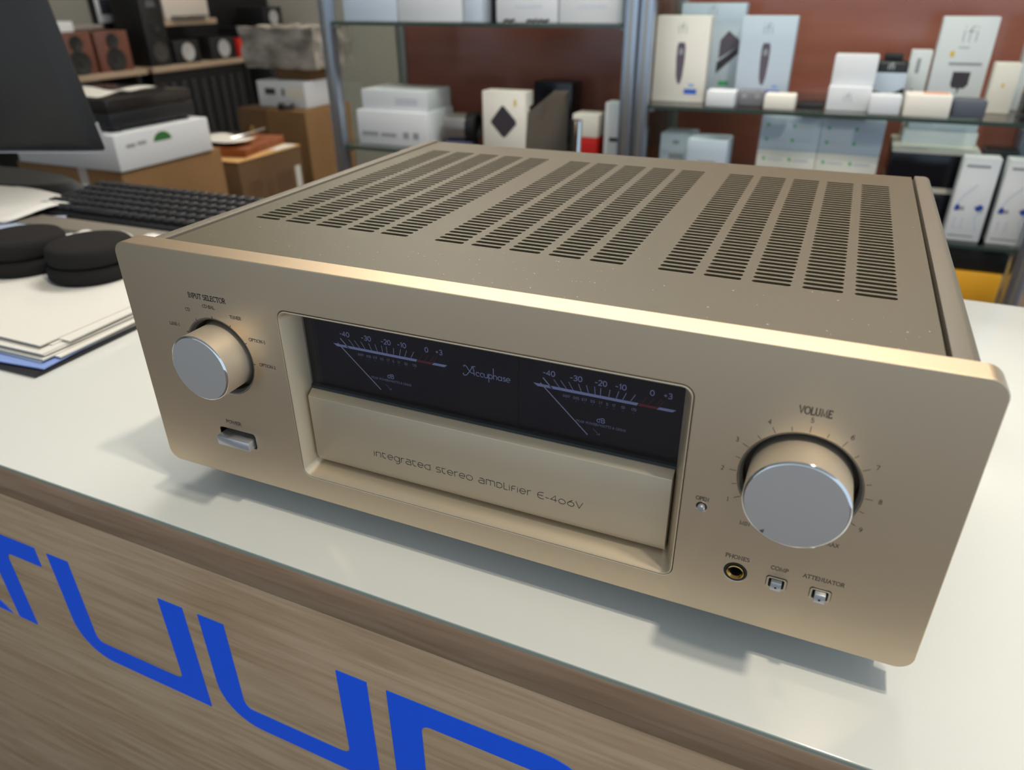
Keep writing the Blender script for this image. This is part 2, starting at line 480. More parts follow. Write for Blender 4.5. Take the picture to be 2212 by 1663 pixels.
SANS = {
    ' ': (0.5, []), '-': (0.5, [[(0.04, 0.42), (0.4, 0.42)]]), '+': (0.62, [[(0.06, 0.45), (0.5, 0.45)], [(0.28, 0.2), (0.28, 0.7)]]), '.': (0.2, [[(0.06, 0.04), (0.1, 0.04)]]),
    '0': (0.7, [arc(0.33, 0.5, 0.26, 0.5, 0, 360, 20)]), '1': (0.42, [[(0.08, 0.8), (0.25, 1), (0.25, 0)]]),
    '2': (0.66, [arc(0.31, 0.72, 0.23, 0.28, 165, -35, 10) + [(0.07, 0.0), (0.57, 0.0)]]),
    '3': (0.66, [arc(0.3, 0.75, 0.22, 0.25, 155, -90, 9) + arc(0.3, 0.26, 0.25, 0.26, 90, -155, 10)]),
    '4': (0.68, [[(0.44, 0), (0.44, 1), (0.05, 0.28), (0.6, 0.28)]]),
    '5': (0.64, [[(0.52, 1), (0.16, 1), (0.1, 0.52)] + arc(0.29, 0.32, 0.25, 0.32, 125, -155, 12)]),
    '7': (0.58, [[(0.05, 1), (0.54, 1), (0.2, 0)]]),
    'd': (0.72, [arc(0.3, 0.36, 0.25, 0.36, 0, 360, 16), [(0.55, 0), (0.55, 1)]]),
    'B': (0.76, [[(0.1, 0), (0.1, 1), (0.38, 1)] + arc(0.38, 0.77, 0.22, 0.23, 90, -90) + [(0.1, 0.54)], [(0.38, 0.54)] + arc(0.4, 0.27, 0.26, 0.27, 90, -90) + [(0.1, 0)]]),
    'i': (0.3, [[(0.12, 0), (0.12, 0.72)], [(0.12, 0.9), (0.12, 0.98)]]), 'f': (0.5, [[(0.2, 0), (0.2, 0.8)] + arc(0.38, 0.8, 0.18, 0.2, 180, 70, 6), [(0.02, 0.68), (0.44, 0.68)]]),
}
# the thin rounded lettering of the sub-panel door
ROUND = {
    ' ': (0.55, []), '-': (0.6, [[(0.06, 0.42), (0.46, 0.42)]]),
    'i': (0.28, [[(0.1, 0), (0.1, 0.86)], [(0.1, 1.0), (0.1, 1.1)]]),
    'n': (0.86, [[(0.1, 0), (0.1, 1)], [(0.1, 0.72)] + arc(0.4, 0.7, 0.29, 0.28, 175, 0, 10) + [(0.69, 0)]]),
    't': (0.68, [[(0.1, 1.12), (0.1, 0.36)] + arc(0.4, 0.36, 0.3, 0.35, 180, 290, 8), [(0.1, 0.98), (0.52, 0.98)]]),
    'e': (0.86, [[(0.08, 0.5), (0.74, 0.5)] + arc(0.41, 0.5, 0.34, 0.48, 2, 320, 18)]),
    'g': (0.9, [arc(0.42, 0.5, 0.34, 0.48, 0, 360, 20), [(0.76, 0.98), (0.76, -0.12)] + arc(0.46, -0.12, 0.3, 0.3, 0, -130, 8)]),
    'r': (0.6, [[(0.1, 0), (0.1, 1)], [(0.1, 0.7)] + arc(0.42, 0.66, 0.32, 0.32, 175, 75, 8)]),
    'a': (0.88, [[(0.16, 0.98), (0.52, 0.98)] + arc(0.52, 0.76, 0.2, 0.22, 90, 0, 5) + [(0.72, 0), (0.36, 0)] + arc(0.36, 0.29, 0.29, 0.29, 270, 90, 10) + [(0.72, 0.58)]]),
    'd': (0.92, [[(0.76, 1.12), (0.76, 0), (0.4, 0)] + arc(0.42, 0.45, 0.34, 0.45, 270, 90, 12) + [(0.76, 0.9)]]),
    's': (0.72, [[(0.6, 0.96), (0.3, 0.98)] + arc(0.32, 0.74, 0.24, 0.24, 95, 270, 8) + arc(0.34, 0.25, 0.26, 0.25, 90, -90, 9) + [(0.08, 0.02)]]),
    'o': (0.92, [arc(0.44, 0.49, 0.37, 0.49, 0, 360, 22)]),
    'm': (1.25, [[(0.1, 0), (0.1, 1), (0.36, 1)] + arc(0.36, 0.78, 0.24, 0.22, 90, 0, 5) + [(0.6, 0)], [(0.5, 0.98), (0.86, 1)] + arc(0.86, 0.78, 0.24, 0.22, 90, 0, 5) + [(1.1, 0)]]),
    'p': (0.84, [[(0.1, 0), (0.1, 0.98), (0.36, 0.98)] + arc(0.36, 0.5, 0.36, 0.48, 90, -90, 12) + [(0.1, 0.02)]]),
    'L': (0.62, [[(0.1, 1.3), (0.1, 0), (0.52, 0)]]),
    'F': (0.66, [[(0.1, 0), (0.1, 0.8)] + arc(0.36, 0.8, 0.26, 0.26, 180, 90, 6) + [(0.56, 1.06)], [(0.1, 0.55), (0.48, 0.55)]]),
    'E': (0.9, [arc(0.5, 0.6, 0.42, 0.6, 80, 280, 16) + [(0.78, 0.0)], [(0.5, 1.19), (0.78, 1.19)], [(0.1, 0.62), (0.7, 0.62)]]),
    '4': (0.86, [[(0.56, 0), (0.56, 1.2), (0.06, 0.36), (0.76, 0.36)]]),
    '0': (0.96, [arc(0.44, 0.44, 0.37, 0.44, 0, 360, 22)]),
    '6': (0.9, [[(0.62, 1.2), (0.16, 0.62)], arc(0.44, 0.4, 0.36, 0.4, 0, 360, 22)]),
    'V': (0.9, [[(0.06, 1.2), (0.44, 0), (0.84, 1.2)]]),
}


def ribbon(bmv, bmf, pts, w):
    """flat ribbon in (u, v)"""
    h = w / 2
    n = len(pts)
    L, R = [], []
    closed = n > 3 and abs(pts[0][0] - pts[-1][0]) < 1e-9 and abs(pts[0][1] - pts[-1][1]) < 1e-9
    for i, p in enumerate(pts):
        def dirn(a, b):
            dx, dy = b[0] - a[0], b[1] - a[1]; l = math.hypot(dx, dy) or 1
            return dx / l, dy / l
        if i == 0: d1 = d2 = dirn(pts[0], pts[1])
        elif i == n - 1: d1 = d2 = dirn(pts[-2], pts[-1])
        else: d1, d2 = dirn(pts[i - 1], p), dirn(p, pts[i + 1])
        if closed and i in (0, n - 1): d1, d2 = dirn(pts[-2], pts[-1]), dirn(pts[0], pts[1])
        nx, ny = -(d1[1] + d2[1]), d1[0] + d2[0]
        l = math.hypot(nx, ny)
        if l < 0.3: nx, ny, k = -d1[1], d1[0], 1
        else:
            nx, ny = nx / l, ny / l
            k = min(2.2, 1 / max(0.2, nx * -d1[1] + ny * d1[0]))
        L.append((p[0] + nx * h * k, p[1] + ny * h * k)); R.append((p[0] - nx * h * k, p[1] - ny * h * k))
    b = len(bmv)
    bmv += L + R
    for i in range(n - 1):
        bmf.append((b + i, b + i + 1, b + n + i + 1, b + n + i))


def text_geo(V, F, s, font, x, z, h, width=None, w=0.10, center=False, space=0.0):
    adv = sum(font[c][0] + space for c in s) - space
    sx = (width / adv) if width else h
    x0 = x - adv * sx / 2 if center else x
    for c in s:
        a, strokes = font[c]
        for st in strokes:
            ribbon(V, F, [(x0 + p[0] * sx, z + p[1] * h) for p in st], w * h)
        x0 += (a + space) * sx


def flat(name, V, F, y, m, parent, kind=None):
    """printed marks in the XZ plane at depth y, facing -Y"""
    me = pyd([(u, y, v) for u, v in V], [tuple(reversed(f)) for f in F])
    o = link(name, me, m, parent)
    if kind: o['kind'] = kind
    return o


def quad(V, F, pts):
    b = len(V); V += list(pts); F.append(tuple(range(b, b + len(pts))))


# ================================================================== THE ROOM
def struct(name, me, m, loc=(0, 0, 0)):
    o = link(name, me, m, None, loc); o['kind'] = 'structure'; return o


struct('floor', box_me(-3.6, 3.2, -3.6, 4.5, -0.05, 0.0), FLOORM)
struct('ceiling', box_me(-3.6, 3.2, -3.6, 4.5, CEIL, CEIL + 0.05), CEILM)
struct('wall_left', box_me(-3.6, -3.5, -3.6, 4.5, 0, CEIL), mat('dim_grey_wall', (128, 126, 118), 0.8, spec=0.2))
struct('wall_back', box_me(-3.5, 3.2, 4.35, 4.45, 0, CEIL), WALLG)

# ================================================================== THE COUNTER
cnt = empty('sales_counter', (0, 0.28, 0), 'shop counter with a white glass top and oak front carrying big blue letters', 'counter')
cnt.location = (0, 0, 0)
fy = lambda x: -0.0396 - 0.0125 * x
by = lambda x: 0.6185 - 0.02 * x
CX0, CX1 = -1.75, 1.35


def slab(x0, x1, inset_f, inset_b, z0, z1, bev=0.0):
    return prism_me([(x0, fy(x0) + inset_f), (x1, fy(x1) + inset_f), (x1, by(x1) - inset_b), (x0, by(x0) - inset_b)], 'z', z0, z1, bev)


link('glass_top', slab(CX0, CX1, 0.0008, 0, CT - 0.0028, CT, 0.0004), WGLASS, cnt)
link('glass_edge', prism_me([(CX0, fy(CX0) + 0.0002), (CX1, fy(CX1) + 0.0002), (CX1, fy(CX1) + 0.0008), (CX0, fy(CX0) + 0.0008)], 'z', CT - 0.0028, CT - 0.0005), GEDGE, cnt)
link('edge_band', prism_me([(CX0, fy(CX0)), (CX1, fy(CX1)), (CX1, fy(CX1) + 0.02), (CX0, fy(CX0) + 0.02)], 'z', CT - 0.0312, CT - 0.0029, 0.0004), OAK2, cnt)
link('front_panel', prism_me([(CX0, fy(CX0) + 0.0004), (CX1, fy(CX1) + 0.0004), (CX1, fy(CX1) + 0.02), (CX0, fy(CX0) + 0.02)], 'z', 0.06, CT - 0.0318, 0.0004), OAK, cnt)
link('top_board', slab(CX0, CX1, 0.021, 0.001, CT - 0.030, CT - 0.0029), OAK, cnt)
link('plinth', prism_me([(CX0, fy(CX0) + 0.03), (CX1, fy(CX1) + 0.03), (CX1, fy(CX1) + 0.05), (CX0, fy(CX0) + 0.05)], 'z', 0.0, 0.06), PLAST_BLK, cnt)
for xa in (CX0 + 0.01, -0.35, CX1 - 0.03):
    link('side_panel', prism_me([(xa, fy(xa) + 0.021), (xa + 0.02, fy(xa) + 0.021), (xa + 0.02, 0.56), (xa, 0.56)], 'z', 0.0, CT - 0.031), OAK, cnt)


def vinyl(poly):
    V = [(x, fy(x) - 0.0002, z) for x, z in poly] + [(x, fy(x) + 0.0003, z) for x, z in poly]
    n = len(poly)
    F = [tuple(range(n)), tuple(reversed(range(n, 2 * n)))] + [(i, i + n, (i + 1) % n + n, (i + 1) % n) for i in range(n)]
    return link('vinyl_letter', pyd(V, F), BLUE, cnt)


def letter_u(x):
    o = x
    p = [(o, .8680), (o + .0242, .8680), (o + .0242, .7888)] + [(a, b) for a, b in arc(o + .0325, .7886, .0083, .0083, 180, 270, 5)]
    p += [(o + .1128, .7803)] + arc(o + .1140, .7875, .0070, .0070, 270, 360, 4) + [(o + .1210, .8680), (o + .1452, .8680), (o + .1452, .7606), (o + .036, .7606)]
    p += arc(o + .036, .7966, .036, .036, 270, 180, 9)
    return p


vinyl(letter_u(-0.1266))
vinyl(letter_u(0.0336))
o = 0.1940
vinyl([(o, .8680)] + [(o + .110, .8680)] + arc(o + .110, .8320, .036, .036, 90, 0, 8) + [(o + .1455, .7606), (o + .1215, .7606), (o + .1215, .8400)] +
      arc(o + .1130, .8400, .0083, .0083, 0, 90, 5) + [(o + .0312, .8482)] + arc(o + .0312, .8412, .0070, .0070, 90, 180, 4) + [(o + .0242, .7606), (o, .7606)])
o = -0.2099
vinyl([(o, .8685), (-.1413, .8685), (-.1413, .8484), (o + .0315, .8484)] + arc(o + .0315, .8410, .0074, .0074, 90, 180, 4) + [(o + .0241, .7638), (o, .7638)])
vinyl([(-.3300, .8685), (-.3058, .8685), (-.3058, .84), (-.2180, .7640), (-.2480, .7640), (-.3058, .8130), (-.3058, .7640), (-.3300, .7640)])

# ================================================================== THE AMPLIFIER
amp = empty('stereo_amplifier', (0, 0, CT), 'champagne gold stereo amplifier with twin power meters standing on the white counter', 'amplifier')
PB, PH, PWD, PT = 0.021, 0.1587, 0.475, 0.0153     # panel bottom, height, width, thickness
VX, VZ = 0.4079, 0.0922 + PB
SX, SZ = 0.0685, 0.0923 + PB
win = (0.1190, 0.3568, 0.0171 + PB, 0.1320 + PB)
pw = (0.0535, 0.0830, 0.0270 + PB, 0.0385 + PB)
holes = [rrect(*win, 0.0062), circ(VX, VZ, 0.0270), circ(SX, SZ, 0.0258), rrect(*pw, 0.0022, 4),
         circ(0.3669, 0.0670 + PB, 0.0025, 32), circ(0.3878, 0.0320 + PB, 0.0056, 40),
         rrect(0.4030, 0.4122, 0.0284 + PB, 0.0354 + PB, 0.0012, 4), rrect(0.4233, 0.4325, 0.0284 + PB, 0.0354 + PB, 0.0012, 4)]
fp = link('front_panel', plate_with_holes(rrect(0, PWD, PB, PB + PH, 0.0085, 28), holes, 0.0, PT, 0.0005), GOLD, amp)

# printed legends on the panel
V, F = [], []
Z = PB


def T(s, x, z, h, width, **k): text_geo(V, F, s, SERIF, x, z + Z, h, width, **k)


T('INPUT SELECTOR', 0.0530, 0.1297, 0.0031, 0.0290, w=0.155)
T('VOLUME', 0.4015, 0.1289, 0.0035, 0.0137, w=0.145)
T('POWER', 0.0608, 0.0431, 0.0023, 0.0126, w=0.155)
T('PHONES', 0.3818, 0.0405, 0.0022, 0.0118, w=0.145)
T('COMP', 0.4037, 0.0400, 0.0022, 0.0083, w=0.145)
T('ATTENUATOR', 0.4186, 0.0402, 0.0022, 0.0187, w=0.145)
T('OPEN', 0.3637, 0.0708, 0.0021, 0.0064, w=0.155)
T('LINE-1', 0.0317, 0.1084, 0.0019, 0.0084, w=0.155)
T('CD', 0.0481, 0.1203, 0.0019, 0.0038, w=0.155)
T('CD-BAL', 0.0626, 0.1246, 0.0019, 0.0098, w=0.155)
T('TUNER', 0.0829, 0.1207, 0.0019, 0.0086, w=0.155)
T('OPTION-1', 0.0944, 0.1080, 0.0019, 0.0122, w=0.155)
T('OPTION-2', 0.0990, 0.0921, 0.0019, 0.0122, w=0.155)
for k, a in zip('123456789', (210, 180, 150, 120, 90, 60, 30, 0, -30)):
    r = 0.0340
    text_geo(V, F, k, SERIF, VX + r * math.cos(math.radians(a)), VZ + r * math.sin(math.radians(a)) - 0.0011, 0.0023, w=0.13, center=True)
for k, a, dx in (('MIN', 240, -0.0030), ('MAX', 300, 0.0030)):
    text_geo(V, F, k, SERIF, VX + 0.0335 * math.cos(math.radians(a)) + dx, VZ + 0.0335 * math.sin(math.radians(a)) - 0.001, 0.0021, w=0.13, center=True)
flat('lettering', V, F, -0.00006, INK, fp, 'stuff')
V, F = [], []
for i in range(19):
    a = math.radians(240 - i * 15)
    r0, r1 = 0.0277, 0.0310 if i % 2 == 0 else 0.0299
    ribbon(V, F, [(VX + r0 * math.cos(a), VZ + r0 * math.sin(a)), (VX + r1 * math.cos(a), VZ + r1 * math.sin(a))], 0.00026)
for a in (0, 30, 60, 90, 120, 150):
    a = math.radians(a)
    ribbon(V, F, [(SX + 0.0258 * math.cos(a), SZ + 0.0258 * math.sin(a)), (SX + 0.0273 * math.cos(a), SZ + 0.0273 * math.sin(a))], 0.00045)
flat('dial_ticks', V, F, -0.00006, INK, fp, 'stuff')


# knobs
def knob(prefix, cx, cz, r, well_r, front, label):
    w = link(prefix + '_well', lathe_me([(well_r - 0.0022, 0.0030), (well_r - 0.0022, 0.0110), (0.001, 0.0110)], cx, cz, 80, cap=False), WELL, amp)
    link('rim', lathe_me([(well_r - 0.0002, 0.0002), (well_r - 0.0008, 0.0003), (well_r - 0.0022, 0.0031)], cx, cz, 80, cap=False), RIM, w)
    body = link(prefix, lathe_me([(r - 0.0006, 0.0108), (r, 0.0100), (r, front + 0.0009)], cx, cz, 96, cap=False), KNOB_SIDE, amp)
    body['label'] = label
    link('polished_edge', lathe_me([(r, front + 0.0009), (r - 0.00025, front + 0.0004), (r - 0.0011, front)], cx, cz, 96, cap=False, smooth=60), CHROME, body)
    link('face', lathe_me([(r - 0.0011, front), (0, front)], cx, cz, 96, cap=False), KNOB_FACE, body)
    return body


vk = knob('volume_knob', VX, VZ, 0.0227, 0.0272, -0.0180, 'large round champagne volume knob')
a = math.radians(236)
V, F = [], []
ux, uz = math.cos(a), math.sin(a)
tx, tz = -uz, ux
quad(V, F, [(VX + 0.0212 * ux + 0.0011 * tx, VZ + 0.0212 * uz + 0.0011 * tz), (VX + 0.0212 * ux - 0.0011 * tx, VZ + 0.0212 * uz - 0.0011 * tz), (VX + 0.0188 * ux, VZ + 0.0188 * uz)])
flat('pointer_mark', V, F, -0.01806, mat('pointer_brown', (104, 86, 66), 0.6), vk)
knob('selector_knob', SX, SZ, 0.0213, 0.0260, -0.0180, 'round champagne input selector knob')

# power button in its slot
pb = link('power_slot', prism_me(rrect(pw[0] - .0006, pw[1] + .0006, pw[2] - .0006, pw[3] + .0006, 0.002, 4), 'y', 0.0085, 0.0092), WELL, amp)
link('power_button', box_me(pw[0] + 0.0012, pw[1] - 0.0020, -0.0050, 0.0085, pw[2] + 0.0007, pw[3] - 0.0042, 0.0005), BTN, amp)
# open button
ob = link('open_button', lathe_me([(0.0019, 0.008), (0.0019, -0.0016), (0.0014, -0.0022), (0, -0.0023)], 0.3669, 0.0670 + PB, 32), BTN, amp)
link('button_well', lathe_me([(0.0030, 0.0070), (0, 0.0070)], 0.3669, 0.0670 + PB, 24, cap=False), BLACKHOLE, ob)
# phones jack
pj = link('headphone_jack', lathe_me([(0.0056, 0.0002), (0.0054, -0.0003), (0.0046, -0.0001), (0.0043, 0.0010), (0.0043, 0.0030)], 0.3878, 0.0320 + PB, 48, cap=False), RUBBER, amp)
link('gold_ring', lathe_me([(0.0043, 0.0006), (0.0042, -0.0004), (0.0038, -0.0006), (0.0029, 0.0006)], 0.3878, 0.0320 + PB, 48, cap=False), BRASS, pj)
link('jack_bore', lathe_me([(0.0029, 0.0006), (0.0028, 0.0080), (0, 0.0080)], 0.3878, 0.0320 + PB, 32, cap=False), BLACKHOLE, pj)
# compensator and attenuator buttons
for nm, x0, fr in (('compensator_button', 0.4030, -0.0026), ('attenuator_button', 0.4233, -0.0030)):
    x1, z0, z1 = x0 + 0.0092, 0.0284 + PB, 0.0354 + PB
    b = link(nm, box_me(x0 + 0.0021, x1 - 0.0021, fr, 0.008, z0 + 0.0006, z1 - 0.0011, 0.0003), BTN, amp)
    outer, inner = rrect(x0 - .0001, x1 + .0001, z0 - .0001, z1 + .0001, 0.0013, 4), rrect(x0 + .0009, x1 - .0009, z0 + .0008, z1 - .0008, 0.0008, 4)
    n = len(outer)
    VV = [(u, -0.0004, v) for u, v in outer] + [(u, -0.0004, v) for u, v in inner] + [(u, 0.008, v) for u, v in inner]
    FF = [(i, (i + 1) % n, (i + 1) % n + n, i + n) for i in range(n)] + [(i + n, (i + 1) % n + n, (i + 1) % n + 2 * n, i + 2 * n) for i in range(n)]
    link('button_frame', shade(pyd(VV, FF), 30), GOLD_SATIN, b)
    link('lamp_dot', lathe_me([(0.0006, fr - 0.00005), (0, fr - 0.00005)], x0 + 0.0046, z0 + 0.0026, 20, cap=False), INK, b)
    link('button_well', box_me(x0 + .0006, x1 - .0006, 0.0070, 0.0080, z0 + .0006, z1 - .0006), BLACKHOLE, b)

# window bezel: a sloped frame set into the panel
GY = 0.0130
rings = []
for ins, y, rr in ((0.00035, 0.0030, 0.0058), (0.00035, 0.0000, 0.0058), (0.0009, -0.0002, 0.0054), (0.0015, 0.0004, 0.005), (0.0060, GY, 0.0030), (0.0060, 0.0150, 0.0030)):
    zi, zb_ = (ins, ins) if ins < 0.002 else (0.0040, 0.0079)
    rings.append([(u, y, v) for u, v in rrect(win[0] + ins, win[1] - ins, win[2] + zb_, win[3] - zi, rr, 8)])
n = len(rings[0])
VV = [p for R in rings for p in R]
FF = [(k * n + i, k * n + (i + 1) % n, (k + 1) * n + (i + 1) % n, (k + 1) * n + i) for k in range(len(rings) - 1) for i in range(n)]
link('window_bezel', shade(pyd(VV, FF), 28), GOLD_SATIN, amp)

# meters
DY = 0.0180
dial = link('meter_dial', box_me(0.1200, 0.3558, DY, DY + 0.002, 0.084, 0.1535), DIAL, amp)
link('centre_plate', box_me(0.2270, 0.2617, DY - 0.0006, DY, 0.0905, 0.1530), DIALC, dial)
TK = [((.2817, .1326), (.2851, .1284)), ((.2856, .1327), (.2889, .1286)), ((.2900, .1328), (.2926, .1285)), ((.2954, .1327), (.2971, .1285)), ((.2997, .1328), (.3010, .1285)),
      ((.3041, .1329), (.3046, .1285)), ((.3074, .1328), (.3075, .1284)), ((.3123, .1328), (.3119, .1287)), ((.3170, .1329), (.3158, .1286)), ((.3209, .1328), (.3193, .1287)), ((.3256, .1328), (.3234, .1287))]
RD = [((.3312, .1323), (.3291, .1290)), ((.3349, .1323), (.3325, .1289)), ((.3388, .1327), (.3360, .1289)), ((.3404, .1324), (.3376, .1284))]
for dx in (-0.1281, 0.0):
    V, F = [], []
    sh = lambda P: [(p[0] + dx, p[1]) for p in P]
    quad(V, F, sh([(.2702, .1284), (.2727, .1268), (.3266, .1268), (.3275, .1284)]))
    quad(V, F, sh([(.3384, .1284), (.3367, .1269), (.3448, .1269), (.3466, .1284)]))
    for t in TK: ribbon(V, F, sh(t), 0.00032)
    ribbon(V, F, sh(((.2757, .1324), (.2811, .1268))), 0.0006)
    for s, x, w_ in (('-40', .2756, .0071), ('-30', .2906, .0070), ('-20', .3041, .0067), ('-10', .3149, .0061), ('0', .3327, .0026), ('+3', .3396, .0046)):
        text_geo(V, F, s, SANS, x + dx, .1342, .0029, w_, w=0.15)
    text_geo(V, F, 'dB', SANS, .3062 + dx, .1123, .0026, .0046, w=0.14)
    mk = flat('scale_marks', V, F, DY - 0.0001, DIALINK, dial, 'stuff')
    V, F = [], []
    for s, x, w_ in (('0.017', .2871, .0038), ('0.05', .2928, .0034), ('0.17', .2975, .0028), ('0.5', .3023, .0024), ('1.7', .3068, .0018), ('5', .3107, .0012), ('17', .3140, .0016), ('50', .3187, .0021), ('170', .3240, .0027)):
        text_geo(V, F, s, SANS, x + dx, .1233, .0015, w_, w=0.14)
        quad(V, F, [(x + dx + w_ / 2 - .00015, .1219), (x + dx + w_ / 2 + .00015, .1219), (x + dx + w_ / 2 + .00015, .1222), (x + dx + w_ / 2 - .00015, .1222)])
    text_geo(V, F, 'PEAK POWER/WATTS 8 OHMS', SERIF, .2948 + dx, .1099, .0013, .0273, w=0.155)
    ribbon(V, F, sh(((.3045, .1076), (.3072, .1052))), 0.0002)
    ribbon(V, F, sh(((.3066, .1048), (.3080, .1046), (.3082, .1056))), 0.0003)
    flat('watt_marks', V, F, DY - 0.0001, DIALINK2, dial, 'stuff')
    V, F = [], []
    quad(V, F, sh([(.3280, .1283), (.3271, .1269), (.3362, .1269), (.3379, .1283)]))
    for t in RD: ribbon(V, F, sh(t), 0.0002)
    flat('red_marks', V, F, DY - 0.0001, DIALRED, dial, 'stuff')
    link('needle', tube_me([(.2751 + dx, DY - 0.0022, .1302), (.3022 + dx, DY - 0.0022, .1046)], 0.00024, 6), NEEDLE, dial)
# maker's script logo between the meters
V, F = [], []
L = lambda pts, w=0.0004: ribbon(V, F, pts, w)
bx, bz, u = 0.2330, 0.1258, 0.0030
L([(.2291, .1262), (.2287, .1254), (.2295, .1248), (.2308, .1252), (.2323, .1271), (.2337, .1293), (.2349, .1312)])
L([(.2349, .1312), (.2353, .1290), (.2357, .1258)])
L([(.2297, .1301), (.2292, .1307), (.2299, .1312), (.2309, .1306), (.2321, .1288), (.2335, .1273), (.2355, .1268)])
L([(.2338, .1307), (.2350, .1313), (.2365, .1314)])
x = 0.2366
for c in 'ccuphase':
    h = .0024
    if c == 'c': L([(x + .0021, bz + .0019)] + [(x + .0012 + a_, bz + b_) for a_, b_ in arc(0, .0012, .0011, .0012, 50, 310, 10)]); x += .0025
    if c == 'u': L([(x, bz + .0024), (x, bz + .0008)] + [(x + .001 + a_, bz + b_) for a_, b_ in arc(0, .0009, .001, .0009, 180, 340, 8)]); L([(x + .0021, bz + .0024), (x + .0021, bz)]); x += .0028
    if c == 'p': L([(x, bz + .0030), (x, bz - .0024)]); L([(x + .0011 + a_, bz + .0012 + b_) for a_, b_ in arc(0, 0, .0011, .0012, 160, -160, 12)]); x += .0028
    if c == 'h': L([(x, bz + .0066), (x, bz)]); L([(x, bz + .0016)] + [(x + .001 + a_, bz + .0014 + b_) for a_, b_ in arc(0, 0, .001, .001, 170, 0, 8)] + [(x + .002, bz)]); x += .0027
    if c == 'a': L([(x + .0011 + a_, bz + .0012 + b_) for a_, b_ in arc(0, 0, .0011, .0012, 20, 340, 12)]); L([(x + .0022, bz + .0024), (x + .0022, bz)]); x += .0028
    if c == 's': L([(x + .0016, bz + .0023), (x + .0006, bz + .0023), (x + .0003, bz + .0017), (x + .0014, bz + .0010), (x + .0014, bz + .0002), (x + .0002, bz + .0001)]); x += .0021
    if c == 'e': L([(x, bz + .0012), (x + .0022, bz + .0013)] + [(x + .0011 + a_, bz + .0012 + b_) for a_, b_ in arc(0, 0, .0011, .0012, 5, 310, 12)]); x += .0026
flat('maker_logo', V, F, DY - 0.0008, DIALINK, dial, 'stuff')
link('meter_glass', box_me(0.1245, 0.3513, GY + 0.0006, GY + 0.0021, 0.098, 0.1520), MGLASS, amp)
link('glass_sill', prism_me([(GY - .0005, .0920), (GY + .003, .0920), (GY + .003, .1002), (GY + .0012, .1000), (GY - .0002, .0990), (GY - .0005, .0975)], 'x', 0.1252, 0.3506), mat('glass_sill_dark', (20, 23, 24), 0.5), amp)

# sub-panel door
dr = link('sub_panel_door', prism_me([(0.0075, 0.0516), (0.0075, 0.0940), (0.0122, 0.0975), (0.0160, 0.0975), (0.0160, 0.0472), (0.0092, 0.0472)], 'x', 0.1256, 0.3503, 0.0003), GOLD_SATIN, amp)
V, F = [], []
text_geo(V, F, 'integrated stereo ampLiFier E-406V', ROUND, 0.1694, 0.0616, 0.0036, 0.1350, w=0.105)
flat('lettering', V, F, 0.00742, INK_DOOR, dr, 'stuff')

# chassis, cheeks, cover
ch = link('chassis', box_me(0.0205, 0.4545, 0.0225, 0.3700, 0.0215, 0.1600), BLACKHOLE, amp)
for sgn in (0, 1):
    prof = [(0.0070, 0.0220), (0.0192, 0.0220), (0.0192, 0.1768), (0.0120, 0.1768)] + arc(0.0120, 0.1718, 0.005, 0.005, 90, 180, 6)
    if sgn: prof = [(PWD - u_, v_) for u_, v_ in prof]
    link('side_panel', prism_me(prof, 'y', PT + 0.0002, 0.3780, 0.0008), CHEEK, amp)
bm = bmesh.new()
TZ, TX0, TX1, TY0, TY1 = 0.1755, 0.0206, 0.4540, PT + 0.0002, 0.3785
CELLX, PITCH, NROW, YF = 0.0207, 0.00637, 40, 0.0869
cols = [g0 + c * 0.0252 for g0 in (0.0355, 0.1758, 0.3161) for c in range(5)]
ya, yb = YF - PITCH / 2, YF + (NROW - 0.5) * PITCH


def rect(x0, x1, y0, y1):
    bm.faces.new([bm.verts.new(p) for p in ((x0, y0, TZ), (x1, y0, TZ), (x1, y1, TZ), (x0, y1, TZ))])


rect(TX0, TX1, TY0, ya); rect(TX0, TX1, yb, TY1)
xs = [TX0]
for c in cols: xs += [c, c + CELLX]
xs.append(TX1)
for i in range(0, len(xs), 2): rect(xs[i], xs[i + 1], ya, yb)
SW = 0.00180
for c in cols:
    xl, xr = c + 0.0004 + SW, c + CELLX - 0.0004 - SW
    for k in range(NROW):
        yc = YF + k * PITCH
        hole = [(xl + SW * math.cos(t), yc + SW * math.sin(t)) for t in [math.radians(180 - 22.5 * j) for j in range(5)]]      # left tip -> top left
        hole += [(xr + SW * math.cos(t), yc + SW * math.sin(t)) for t in [math.radians(90 - 22.5 * j) for j in range(5)]]       # top right -> right tip
        low = [(u_, 2 * yc - v_) for u_, v_ in hole]
        hv = [bm.verts.new((u_, v_, TZ)) for u_, v_ in hole]
        lv = [hv[0]] + [bm.verts.new((u_, v_, TZ)) for u_, v_ in low[1:-1]] + [hv[-1]]
        A = [bm.verts.new((c, yc, TZ)), bm.verts.new((c, yc + PITCH / 2, TZ)), bm.verts.new((c + CELLX, yc + PITCH / 2, TZ)), bm.verts.new((c + CELLX, yc, TZ))]
        Bq = [A[0], bm.verts.new((c, yc - PITCH / 2, TZ)), bm.verts.new((c + CELLX, yc - PITCH / 2, TZ)), A[3]]
        bm.faces.new(list(reversed(A)) + hv)
        bm.faces.new(Bq + list(reversed(lv)))
        loop = hv + list(reversed(lv[1:-1]))
        dn = [bm.verts.new((v.co.x, v.co.y, TZ - 0.0016)) for v in loop]
        m_ = len(loop)
        for j in range(m_):
            bm.faces.new((loop[j], loop[(j + 1) % m_], dn[(j + 1) % m_], dn[j]))
